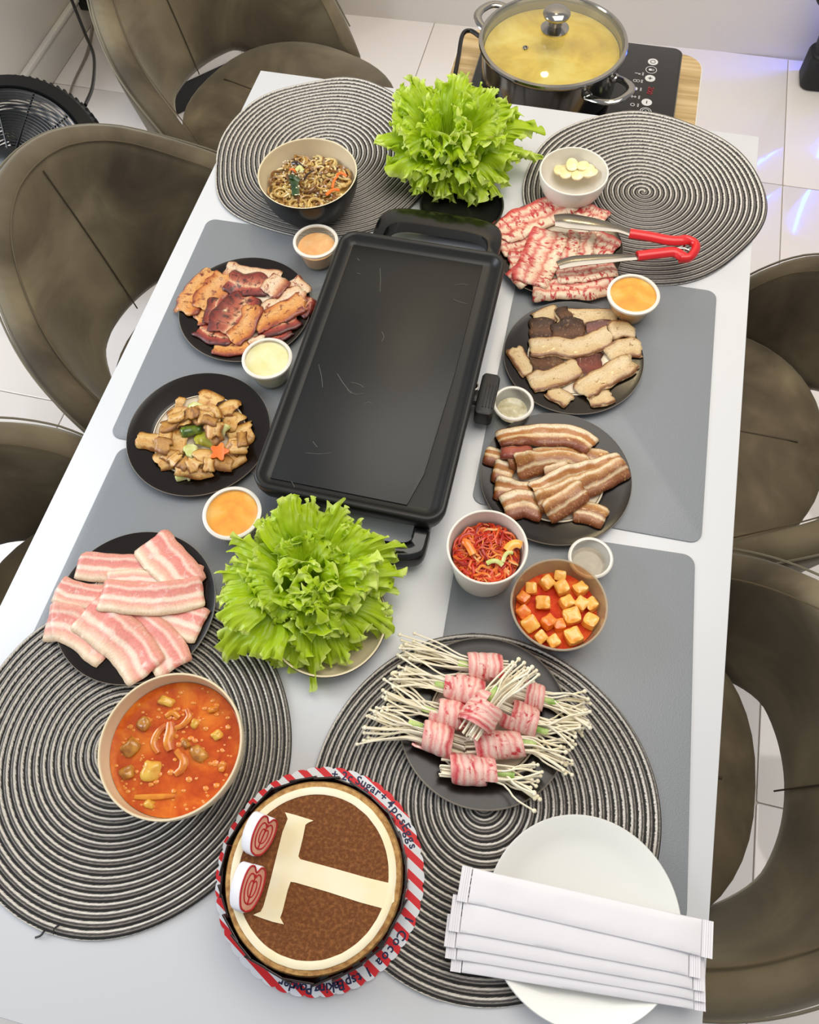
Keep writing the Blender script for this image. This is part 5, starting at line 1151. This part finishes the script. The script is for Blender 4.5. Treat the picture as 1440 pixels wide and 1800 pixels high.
for i, (x, y, sx, sy, rz, m_, lab) in enumerate(((695, 310, 150, 80, .15, M_tofu, 'pale potato chunk at the top of the soup'), (505, 490, 120, 110, .5, M_clam, 'orange brown chunk at the upper left of the soup'), (925, 490, 70, 80, .2, M_tofu, 'small yellow piece right of the upper squid curl'),
    (1115, 585, 90, 90, .8, M_tofu, 'pale triangular piece at the right of the soup'), (390, 690, 140, 150, .3, M_clam, 'lumpy brown chunk at the left of the soup'), (350, 905, 110, 130, 1.0, M_clam, 'yellow brown piece at the lower left of the soup'),
    (555, 890, 150, 160, -.2, M_tofu, 'largest pale potato block at the lower middle of the soup'), (850, 660, 90, 60, .7, M_clam, 'small grey green piece right of the middle of the soup'), (960, 745, 170, 110, .6, M_clam, 'long brown chunk at the right middle of the soup'),
    (545, 1165, 90, 70, .2, M_tofu, 'small yellow piece near the bottom rim of the soup'), (1160, 850, 70, 90, .3, M_seaf, 'orange bit at the right rim of the soup'), (1080, 370, 110, 60, -.5, M_seaf, 'orange shred at the upper right of the soup'))):
    p = at(*zq([(x, y)])[0], RM + .058); q = MB(); k_ = 1 / 4.8 / 1.62 * .001
    blob_box(q, (p.x, p.y, SZ - .001), (sx * k_, sy * k_, .014), -rz, .1, .1, 5, .35, i * 1.3, 4)
    q.solo('soup_piece', m_, lab, 'food', 'pieces floating in the soup', sharp=0)
for i, (P, r_, lab) in enumerate((([(690, 500), (620, 560), (580, 660), (620, 740)], .0042, 'curved squid strip left of the soup centre'), ([(860, 370), (880, 430), (830, 500), (760, 530)], .0040, 'curved squid strip at the upper right of the soup centre'),
    ([(720, 480), (720, 560), (700, 650), (720, 720)], .0062, 'plump shrimp-like piece in the soup centre'), ([(770, 720), (830, 790), (820, 870), (760, 920)], .0050, 'curled squid piece below the soup centre'), ([(420, 1110), (580, 1110), (760, 1100)], .0034, 'long thin strip near the bottom of the soup'), ([(680, 430), (740, 400), (800, 440)], .0036, 'small pale curl at the upper centre of the soup'))):
    q = MB(); pp = [at(*zq([a_])[0], RM + .058) for a_ in P]; path = spline([(a_.x, a_.y, SZ + .0012) for a_ in pp], 14); tube(q, path, [r_ * (.55 + .45 * math.sin(PI * (.12 + .8 * k / 14))) for k in range(15)], 9, flat=.8)
    q.solo('squid_piece', M_seaf, lab, 'food', 'squid pieces in the soup')
q = MB(); rng = random.Random(3)
for k in range(130):
    a = rng.random() * 2 * PI; rr = rs * .95 * math.sqrt(rng.random()); ball(q, (sc_[0] + rr * math.cos(a), sc_[1] + rr * math.sin(a), SZ + .0002), .0012 + .0022 * rng.random() ** 2, (1.2, 1, .5), 7, 5, bump=.4, seed=k)
q.solo('soup_crumbs', pm('soup_crumb', 'e08a34', 0.25, coat=.3), 'small orange crumbs floating across the soup', 'food', kind='stuff')
# ------------------------------------------------------------------ lettuce
def lettuce_mat():
    m, nt, ns, L, b = nodes('lettuce_green')
    uv = N(ns, 'ShaderNodeUVMap', uv_map='uv'); sp = N(ns, 'ShaderNodeSeparateXYZ'); L.new(uv.outputs[0], sp.inputs[0])
    tc = N(ns, 'ShaderNodeTexCoord'); a = N(ns, 'ShaderNodeTexNoise'); a.inputs['Scale'].default_value = 45; a.inputs['Detail'].default_value = 5
    L.new(tc.outputs['Object'], a.inputs['Vector'])
    ma = N(ns, 'ShaderNodeMath', operation='MULTIPLY_ADD'); ma.inputs[1].default_value = .5; L.new(a.outputs['Fac'], ma.inputs[0]); sb = N(ns, 'ShaderNodeMath', operation='SUBTRACT'); sb.inputs[1].default_value = .25; L.new(sp.outputs['Y'], sb.inputs[0]); L.new(sb.outputs[0], ma.inputs[2])
    r = ramp(ns, [(0.0, 'd6e090'), (0.2, 'a9c62e'), (0.5, 'a0c014'), (0.8, 'b2cf16'), (0.93, 'c0da2c'), (1.0, 'e0f07c')]); L.new(ma.outputs[0], r.inputs[0])
    # pale ribs fanning from the stem
    wv = N(ns, 'ShaderNodeMath', operation='MULTIPLY'); wv.inputs[1].default_value = 9.0; L.new(sp.outputs['X'], wv.inputs[0])
    n2 = N(ns, 'ShaderNodeTexNoise'); n2.inputs['Scale'].default_value = 1.0; n2.inputs['Detail'].default_value = 4; cb = N(ns, 'ShaderNodeCombineXYZ'); L.new(wv.outputs[0], cb.inputs[0]); L.new(sp.outputs['Y'], cb.inputs[1]); L.new(cb.outputs[0], n2.inputs['Vector'])
    bn = N(ns, 'ShaderNodeBump'); bn.inputs['Strength'].default_value = .6; bn.inputs['Distance'].default_value = .003; L.new(n2.outputs['Fac'], bn.inputs['Height'])
    L.new(r.outputs[0], b.inputs['Base Color']); L.new(bn.outputs[0], b.inputs['Normal']); b.inputs['Roughness'].default_value = .38
    tr = N(ns, 'ShaderNodeBsdfTranslucent'); L.new(r.outputs[0], tr.inputs[0]); L.new(bn.outputs[0], tr.inputs['Normal'])
    mx = N(ns, 'ShaderNodeMixShader'); mx.inputs[0].default_value = .30; L.new(b.outputs[0], mx.inputs[1]); L.new(tr.outputs[0], mx.inputs[2]); L.new(mx.outputs[0], ns['Material Output'].inputs[0])
    return m
M_let = lettuce_mat()
def leaf(root, base, tip, wid, arch, seed, fr=1.0, half=1.15, curl=0.0, ns_=24, nt_=190):
    """one leaf fanning out from base to tip, smooth inside and tightly frilled along its margin; arch lifts its middle, curl rolls its tip down"""
    B_, T_ = Vector(base), Vector(tip); d = T_ - B_; hz = Vector((d.x, d.y, 0)); hz = hz.normalized() if hz.length > 1e-5 else Vector((0, 1, 0))
    rl = random.Random(seed * 13 + 1).uniform(-.45, .45); lat = (Vector((-hz.y, hz.x, 0)) * math.cos(rl) + Vector((0, 0, 1)) * math.sin(rl)).normalized(); C_ = B_.lerp(T_, .5) + Vector((0, 0, arch)) - hz * (arch * .35)
    rng = random.Random(seed); ph = [rng.random() * 6.28 for _ in range(8)]; sd_ = Vector((seed * 3.7, seed * 1.3, 0)); vs = []; uv = []
    nz = noise.noise
    for j in range(nt_ + 1):
        t = j / nt_ * 2 - 1
        rad = 1 + .20 * nz(sd_ + Vector((t * 2.4, 0, 0))) + .13 * nz(sd_ + Vector((t * 6.5, 21, 0)))
        lm = wid * half * 2 * .95; c1 = lm / .0115; c2 = lm / .0066
        f1 = ph[0] + PI * t * c1 + 3.4 * nz(sd_ + Vector((t * 4, 8, 0))); f2 = ph[2] + PI * t * c2 + 3.4 * nz(sd_ + Vector((t * 9, 9, 0))); f0 = ph[4] + t * 8 + 2 * nz(sd_ + Vector((t * 2, 7, 0)))
        a1 = max(.25, .95 + 1.1 * nz(sd_ + Vector((t * 5, 3, 1)))); a2 = max(.2, .9 + 1.2 * nz(sd_ + Vector((t * 8, 4, 1)))); roll = nz(sd_ + Vector((t * 3, 13, 1)))
        for i in range(ns_ + 1):
            s = (i / ns_) ** .62
            an = t * half * (0.35 + .65 * min(1, s * 1.5)); mg = s * rad
            al = mg * (math.cos(an) * .8 + .2); x = mg * math.sin(an) * wid / .91; al2 = min(al, 1.12)
            P = B_ * (1 - al2) ** 2 + C_ * (2 * al2 * (1 - al2)) + T_ * al2 ** 2
            tg = ((C_ - B_) * (1 - al2) + (T_ - C_) * al2).normalized(); nr = tg.cross(lat)
            e1 = s ** 9; e2 = s ** 14; out = (tg * math.cos(an) + lat * math.sin(an)); tt = (lat * math.cos(an) - tg * math.sin(an))
            rf = .0080 * s * s * math.sin(f0) + fr * (e1 * .0062 * a1 * math.sin(f1) + e2 * .0036 * a2 * math.sin(f2) + s ** 7 * .016 * roll) + .0060 * s * nz(sd_ + Vector((t * 3.5, s * 4, 2))) + .0018 * nz(sd_ + Vector((t * 14, s * 14, 6)))
            ts = fr * (e1 * .0040 * a1 * math.sin(2 * f1 + ph[3]) + e2 * .0024 * a2 * math.sin(2 * f2))
            ot = -fr * (s ** 10) * (.004 + .012 * abs(roll) + .0028 * a1 * math.cos(f1 * 1.37 + ph[5]))
            p = P + lat * x + nr * (rf + .30 * (x * x) / max(wid, .01) * (1 - s * .7) - curl * s ** 4) + out * ot + tt * ts
            p.z = max(p.z, TT + .0012)
            vs.append(p); uv.append((t, s))
    W_ = ns_ + 1; fs = [(j * W_ + i, j * W_ + i + 1, (j + 1) * W_ + i + 1, (j + 1) * W_ + i) for i in range(ns_) for j in range(nt_)]
    q = MB(); q.add(vs, fs, uv); return q.build('leaf', M_let, root, sharp=0)
def lettuce(label, cpx, ch, leaves, seed0):
    c = at(*cpx, ch); root = thing('lettuce_bunch', label, 'lettuce', (c.x, c.y, TT + .006))
    for k, (px, py, h, wid, arch, fr, curl) in enumerate(leaves):
        t = at(px, py, h); dv = Vector((t.x - c.x, t.y - c.y, 0)); dv = dv.normalized() if dv.length > 1e-4 else Vector((0, 1, 0))
        b = Vector((c.x, c.y, TT + max(.012, ch))) + dv * .010
        leaf(root, b, t, wid, arch, seed0 + k, fr, curl=curl)
    q = MB(); ball(q, (c.x, c.y, TT + max(.012, ch)), .016, (1, 1, .8), 16, 10); q.build('core', pm('lettuce_core', 'c9d79a', .5) if 'lettuce_core' not in bpy.data.materials else bpy.data.materials['lettuce_core'], root)
zl = lambda x, y: (340 + x / 3.43, 840 + y / 3.43)
L1 = [(700, 100, .092, .066, .030, 1.0, .004), (480, 200, .080, .050, .03, 1.0, .006), (1010, 220, .085, .055, .03, 1.0, .010), (1270, 470, .060, .060, .05, 1.0, .012), (1240, 680, .040, .055, .05, 1.0, .012),
      (1090, 1040, .025, .060, .05, 1.0, .012), (680, 1230, .018, .050, .05, 1.0, .010), (930, 1130, .024, .060, .05, 1.0, .010), (1200, 870, .035, .060, .05, 1.0, .012), (400, 1130, .028, .072, .05, .8, .014), (120, 960, .040, .075, .05, .7, .014), (110, 640, .055, .068, .05, .8, .012), (230, 440, .070, .055, .045, 1.0, .008),
      (470, 440, .085, .060, .035, 1.2, .008), (800, 330, .090, .058, .040, 1.2, .008), (1090, 520, .085, .062, .040, 1.2, .010), (1010, 820, .080, .060, .045, 1.2, .012), (620, 930, .075, .058, .045, 1.2, .012), (330, 760, .080, .062, .045, 1.1, .012),
      (560, 600, .108, .048, .03, 1.3, .006), (820, 640, .105, .050, .03, 1.3, .008), (700, 560, .110, .042, .03, 1.3, .004), (640, 740, .104, .042, .035, 1.3, .006), (760, 780, .100, .044, .035, 1.3, .008)]
lettuce('big frilly green lettuce bunch in the near middle beside the grill', zl(700, 720), .020, [(*zl(a, b), h, w_, ar, f_, cu) for a, b, h, w_, ar, f_, cu in L1], 200)
zl2 = lambda x, y: (640 + x / 4, y / 4)
L2 = [(400, 520, .112, .060, .03, 1.0, .006), (250, 650, .095, .058, .03, 1.0, .008), (640, 560, .120, .052, .03, 1.0, .006), (860, 540, .112, .068, .03, 1.0, .006), (1030, 690, .090, .060, .04, 1.0, .010), (1190, 960, .055, .055, .05, 1.1, .012), (1220, 1090, .045, .045, .05, 1.1, .012),
      (1060, 1290, .032, .058, .05, 1.1, .012), (840, 1340, .030, .052, .05, 1.1, .012), (515, 1420, .020, .040, .05, 1.2, .008), (290, 1310, .035, .055, .05, 1.0, .012), (140, 1180, .048, .060, .05, 1.0, .012), (110, 950, .065, .062, .05, .9, .012), (190, 780, .085, .055, .04, 1.0, .010),
      (420, 780, .118, .050, .02, 1.1, .004), (720, 760, .128, .055, .02, 1.1, .004), (980, 930, .095, .060, .04, 1.2, .010), (800, 1120, .080, .060, .05, 1.2, .012), (500, 1080, .085, .060, .05, 1.2, .012), (300, 1010, .090, .056, .04, 1.1, .010), (640, 960, .115, .050, .03, 1.3, .008), (690, 1400, .018, .055, .05, 1.1, .010), (980, 1380, .022, .050, .05, 1.1, .010), (420, 1350, .024, .050, .05, 1.1, .010)]
lettuce('frilly green lettuce bunch at the far end between the woven mats', (782, 288), .020, [(*zl2(a, b), h, w_, ar, f_, cu) for a, b, h, w_, ar, f_, cu in L2], 300)

# ------------------------------------------------------------------ tongs
tz = TT + .040; z5p = lambda x, y, h=.042: at(860 + x / 2.88, 200 + y / 2.88, h)
tg_ = thing('tongs', 'steel tongs with red grips lying on the bacon slices', 'tongs', tuple(z5p(800, 680, 0.02)))
M_red = pm('red_silicone', 'd3141a', 0.32, coat=.3)
def arm(pts, hs, ws, name, mat, root, th=.0022):
    P = spline([Vector((*z5p(*p)[:2], TT + h)) for p, h in zip(pts, hs)], 28); q = MB()
    def wd(u): k = u * (len(ws) - 1); i = min(int(k), len(ws) - 2); return ws[i] + (ws[i + 1] - ws[i]) * (k - i)
    def f(u, v):
        k = min(int(u * 28), 27); p = P[k].lerp(P[k + 1], u * 28 - k); t = (P[k + 1] - P[k]).normalized(); s = Vector((-t.y, t.x, 0)).normalized()
        return p + s * ((v - .5) * wd(u)) - Vector((0, 0, 1)) * (.12 * wd(u) * (2 * v - 1) ** 2)
    shell(q, f, 28, 6, th); return q.build(name, mat, root)
a1 = arm([(330, 545), (400, 545), (520, 570), (650, 600), (720, 625)], [.046, .046, .049, .050, .050], [.024, .032, .027, .014, .012], 'upper_arm', M_satin, tg_)
a2 = arm([(350, 765), (430, 745), (580, 740), (680, 740), (760, 735)], [.042, .043, .046, .048, .048], [.016, .021, .018, .013, .012], 'lower_arm', M_satin, tg_)
for pts, hs in (([(705, 625), (800, 640), (900, 660), (960, 660), (1010, 655)], [.050, .050, .050, .049, .048]), ([(745, 735), (850, 722), (930, 715), (970, 735), (1010, 745)], [.048, .048, .048, .048, .047])):
    P = spline([Vector((*z5p(*p)[:2], TT + h)) for p, h in zip(pts, hs)], 22); q = MB(); tube(q, P, [.0088] * 18 + [.0084, .0080, .0074, .0070, .0064], 10, flat=.75); q.build('grip', M_red, tg_)
P = spline([Vector((*z5p(*p)[:2], TT + .047)) for p in ((940, 660), (985, 648), (1030, 665), (1042, 695), (1010, 740), (960, 745))], 26); q = MB(); tube(q, P, .0068, 10, flat=1.1); q.build('grip_end', M_red, tg_)
P = [Vector((*z5p(*p)[:2], TT + .045)) for p in ((940, 688), (985, 690), (1010, 700))]; q = MB(); tube(q, P, .0022, 8); tube(q, [P[1] + Vector((0, .006, 0)), P[1] - Vector((0, .008, 0))], .002, 8); q.build('hinge_pin', M_steel, tg_)

# ------------------------------------------------------------------ cake on a printed doily
cc = Vector((0.0395, -1.3185, 0)); DZ = TT + .0068
def doily_mat():
    m, nt, ns, L, b = nodes('striped_doily')
    tc = N(ns, 'ShaderNodeTexCoord'); mp = N(ns, 'ShaderNodeMapping'); mp.inputs['Rotation'].default_value = (0, 0, math.radians(-62)); L.new(tc.outputs['Object'], mp.inputs[0])
    sp = N(ns, 'ShaderNodeSeparateXYZ'); L.new(mp.outputs[0], sp.inputs[0]); mu = N(ns, 'ShaderNodeMath', operation='MULTIPLY'); mu.inputs[1].default_value = 1 / .0158; L.new(sp.outputs['X'], mu.inputs[0])
    fr = N(ns, 'ShaderNodeMath', operation='FRACT'); L.new(mu.outputs[0], fr.inputs[0]); r = ramp(ns, [(0.0, 'dd0f1c'), (0.47, 'e8eaee')], 'CONSTANT'); L.new(fr.outputs[0], r.inputs[0]); L.new(r.outputs[0], b.inputs['Base Color']); b.inputs['Roughness'].default_value = .45
    return m
ck_ = thing('cake_doily', 'red and white striped scalloped paper doily with recipe lettering under the cake', 'doily', (cc.x, cc.y, DZ))
q = MB(); R_ = .1145; pts = [((R_ + .0022 * abs(math.sin(22 * a)) ** .6) * math.cos(a), (R_ + .0022 * abs(math.sin(22 * a)) ** .6) * math.sin(a)) for a in np.linspace(0, 2 * PI, 353)[:-1]]
prism(q, pts, 0, .0012, 0, XF((cc.x, cc.y, DZ))); q.build('paper', doily_mat(), ck_)
M_ink = pm('navy_ink', '141a4a', .5)
def arc_word(word, p0, p1, size):
    """letters from the direction of picture point p0 to p1, tops outward"""
    A_ = at(*p0, .008) - cc; B_ = at(*p1, .008) - cc; a0 = math.atan2(A_.y, A_.x); a1 = math.atan2(B_.y, B_.x)
    while a1 > a0: a1 -= 2 * PI
    q_ = MB()
    for k, ch in enumerate(word):
        if ch == ' ': continue
        a = a0 + (a1 - a0) * (k / max(1, len(word) - 1)); vs, fs = text_mesh(ch, size)
        X = Matrix.Translation((cc.x + .1015 * math.cos(a), cc.y + .1015 * math.sin(a), DZ + .0013)) @ Matrix.Rotation(a - PI / 2, 4, 'Z')
        q_.add([X @ v for v in vs], fs)
    return q_.build('lettering', M_ink, ck_, smooth=False)
arc_word('+ 2', (588, 1366), (604, 1372), .0135); arc_word('c', (614, 1374), (615, 1375), .0135); arc_word('Sugar', (628, 1378), (662, 1397), .0135); arc_word('+', (671, 1405), (672, 1406), .0135); arc_word('4', (684, 1416), (685, 1417), .0135)
arc_word('pcs', (691, 1427), (706, 1446), .0135); arc_word('Eggs', (713, 1454), (727, 1487), .0135); arc_word('1', (722, 1618), (722, 1619), .0135); arc_word('Cocoa', (712, 1648), (672, 1698), .0135); arc_word('1', (650, 1712), (649, 1713), .0135); arc_word('tsp', (634, 1722), (614, 1730), .0135); arc_word('Baking', (600, 1735), (558, 1744), .0135); arc_word('Powder', (543, 1746), (490, 1738), .0135)
cake = thing('round_cake', 'round brown cake with a cream letter T inside a cream ring on top', 'cake', (cc.x, cc.y, DZ + .0014))
CZ = TT + .060
M_crumb = pm('cake_crumb', '9a6a38', .8, var=(160, 'c69a5c', .35, .65), bump=(220, .8)); M_cocoa = pm('cocoa_powder', '6e3c12', .85, var=(260, '9a6230', .45, .8), bump=(420, .9)); M_creamy = pm('butter_cream', 'efe0b4', .5, var=(20, 'f4ead0', .35, .7))
q = MB(); lathe(q, [(0.0, 0.0), (.092, 0.0), (.0945, .004), (.0945, CZ - DZ - .006), (.0925, CZ - DZ - .0014), (.089, CZ - DZ - .0006), (0.0, CZ - DZ - .0006)], (cc.x, cc.y, DZ + .0014), 96, wob=lambda a: .006 * noise.noise(Vector((math.cos(a) * 3, math.sin(a) * 3, 0)))); q.build('sponge', M_crumb, cake)
q = MB(); lathe(q, [(.0815, 0.0), (.0815, .0010), (0.0, .0012)], (cc.x, cc.y, CZ + .0006), 72); q.build('cocoa_top', M_cocoa, cake)
q = MB(); lathe(q, [(.0795, .0004), (.0797, .0018), (.0805, .0021), (.0868, .0021), (.0876, .0016), (.0878, .0002)], (cc.x, cc.y, CZ + .0006), 96, wob=lambda a: .004 * noise.noise(Vector((math.cos(a) * 9, math.sin(a) * 9, 0)))); q.build('cream_ring', M_creamy, cake)
zc8 = lambda x, y: at(360 + x / 3.512, 1340 + y / 3.512, .0625)
T_out = [(495, 308), (560, 325), (625, 345), (672, 360), (640, 372), (622, 385), (605, 470), (578, 580), (590, 598), (800, 655), (1000, 712), (1150, 748), (1172, 800), (1170, 860), (1110, 905), (960, 865), (760, 800), (560, 742), (530, 738), (512, 790), (480, 920), (466, 960), (488, 1000), (420, 985), (360, 965), (298, 942), (345, 922), (362, 890), (395, 770), (440, 590), (480, 430), (512, 350), (505, 330)]
pts = [(zc8(x, y).x, zc8(x, y).y) for x, y in T_out]; ar_ = sum(a[0] * b[1] - b[0] * a[1] for a, b in zip(pts, pts[1:] + pts[:1])); pts = pts if ar_ > 0 else pts[::-1]
vt = [Vector((x, y, 0)) for x, y in pts]
from mathutils.geometry import tessellate_polygon
tri = tessellate_polygon([vt]); n_ = len(pts); q = MB(); z0, z1 = CZ + .0012, CZ + .0026
q.add([(x, y, z0) for x, y in pts] + [(x, y, z1) for x, y in pts], [tuple(i + n_ for i in (t if (vt[t[1]] - vt[t[0]]).cross(vt[t[2]] - vt[t[0]]).z > 0 else t[::-1])) for t in tri] + [(i, (i + 1) % n_, n_ + (i + 1) % n_, n_ + i) for i in range(n_)]); q.build('cream_letter', M_creamy, cake, sharp=30)
M_choc = pm('dark_chocolate', '1d0d09', .22, coat=.3); rng = random.Random(21)
for k in range(26):
    a = 2 * PI * k / 26 + rng.random() * .1; r0 = .0978; q = MB(); hgt = .047 + .007 * rng.random(); wd_ = .028 + .006 * rng.random()
    box(q, (cc.x + r0 * math.cos(a), cc.y + r0 * math.sin(a), DZ + .002 + hgt / 2), (.0020, wd_, hgt), .0005, a + (rng.random() - .5) * .34, ry=0.0); q.build('chocolate_shard', M_choc, cake, smooth=False)
# two heart shaped sugar plaques standing on the cake
M_sugar = pm('white_sugar', 'ece9ee', .5); M_pinkf = pm('pink_icing', 'dfa58a', .45, var=(60, 'c98b72', .35, .7)); M_redi = pm('red_icing', 'b01820', .35)
def plaque(ctr, along, label, flip):
    (c0, c1) = ctr; A_ = zc8(*along[0]); B_ = zc8(*along[1]); ax = Vector((B_.x - A_.x, B_.y - A_.y, 0)); L_ = ax.length; ax.normalize()
    side = Vector((ax.y, -ax.x, 0)); side = side if side.x > 0 else -side              # the face looks to the right
    nrm_ = (side * .80 + Vector((0, 0, .60))).normalized(); upv = nrm_.cross(ax).normalized(); upv = upv if upv.z > 0 else -upv
    c_ = Vector(((A_.x + B_.x) / 2, (A_.y + B_.y) / 2, CZ + .0185)); root = thing('heart_plaque', label, 'decoration', (c_.x, c_.y, CZ + .0022))
    X = Matrix.Translation(c_) @ Matrix((ax, upv, nrm_)).transposed().to_4x4(); hw = L_ / 2
    HRT = ((-1.02, 0.0), (-.85, -.55), (-.25, -.95), (.45, -1.0), (.92, -.78), (1.0, -.35), (.76, 0), (1.0, .35), (.92, .78), (.45, 1.0), (-.25, .95), (-.85, .55))
    def out(s):
        Q = spline([Vector((x * hw * s, y * .0150 * s, 0)) for x, y in HRT + HRT[:1]], 60)[:-1]; return [(p.x, p.y) for p in Q]
    q = MB(); prism(q, out(1), -.0165, 0, .0022, X); q.build('body', M_sugar, root)
    q = MB(); prism(q, out(.93), 0, .0006, 0, X); q.build('face', M_pinkf, root)
    q = MB()
    for sc, r_ in ((.92, .0010), (.62, .0008), (.34, .0007)): tube(q, [X @ Vector((x, y, .0007)) for x, y in out(sc)], r_, 6, closed=True)
    tube(q, [X @ Vector((hw * t * .62, .0004, .0008)) for t in np.linspace(-1, 1, 8)], .0008, 5)
    q.build('icing_lines', M_redi, root)
plaque((0, 0), ((325, 585), (425, 345)), 'white heart plaque with pink red-lined face at the upper left of the cake', 1)
plaque((0, 0), ((265, 930), (350, 640)), 'white heart plaque with pink red-lined face at the lower left of the cake', -1)

# ------------------------------------------------------------------ paper sleeves on the white plate
M_sleeve = pm('white_paper_sleeve', 'e4e1e4', .5, bump=(35, .25)); zw = lambda x, y: (780 + x / 2.939, 1420 + y / 2.939)
def sleeve(a, b, w_, h0, h1, label, seed):
    A_ = at(*zw(*a), h0); B_ = at(*zw(*b), h1); A_.z = TT + h0; B_.z = TT + h1; ax = (B_ - A_); L_ = ax.length; ax.normalize(); sd = Vector((-ax.y, ax.x, 0)).normalized(); up = sd.cross(ax); up = up if up.z > 0 else -up
    root = thing('paper_sleeve', label, 'sleeve', tuple((A_ + B_) / 2), 'white paper sleeves on the white plate'); q = MB(); nu, nv = 40, 14; vs = []; uv = []
    for i in range(nu + 1):
        u = i / nu; e = min(1, min(u, 1 - u) * 9); puff = .0030 * e ** .6
        for j in range(nv):
            an = 2 * PI * j / nv; x = math.copysign(abs(math.cos(an)) ** .5, math.cos(an)) * w_ / 2; z = math.copysign(abs(math.sin(an)) ** .7, math.sin(an)) * (puff + .0004) * (1 + .25 * noise.noise(Vector((u * 5, math.cos(an) * 1.5, seed))))
            vs.append(A_ + ax * (L_ * u) + sd * x + up * z); uv.append((u, j / nv))
    fs = [(i * nv + j, i * nv + (j + 1) % nv, (i + 1) * nv + (j + 1) % nv, (i + 1) * nv + j) for i in range(nu) for j in range(nv)] + [tuple(range(nv - 1, -1, -1)), tuple(nu * nv + j for j in range(nv))]
    q.add(vs, fs, uv); q.build('sleeve_body', M_sleeve, root)
    for s_, p, dirn in ((0, A_, -1), (1, B_, 1)):
        q = MB(); n2 = 10
        def f(u, v): return p + ax * (dirn * (.001 + .011 * u)) + sd * ((v - .5) * w_ * 1.02) + up * (.0004 * math.sin(u * 28))
        shell(q, f, 10, 6, .0006); q.build('crimped_end', M_sleeve, root)
for i, (a, b, w_, h0, h1, lab) in enumerate((((100, 778), (1290, 965), .026, .0265, .0265, 'white paper sleeve at the bottom of the fan on the plate'), ((75, 700), (1290, 905), .030, .0305, .0305, 'white paper sleeve second from the bottom of the fan'),
     ((70, 640), (1285, 850), .030, .0345, .0345, 'white paper sleeve in the middle of the fan'), ((95, 550), (1265, 770), .034, .0385, .0385, 'white paper sleeve second from the top of the fan'), ((140, 400), (1330, 670), .034, .0425, .0425, 'topmost white paper sleeve reaching past the table edge'))): sleeve(a, b, w_, h0, h1, lab, i)
for lab, ns_ in USED.items():
    if len(ns_) > 1: print('REPEATED LABEL', lab, ns_)
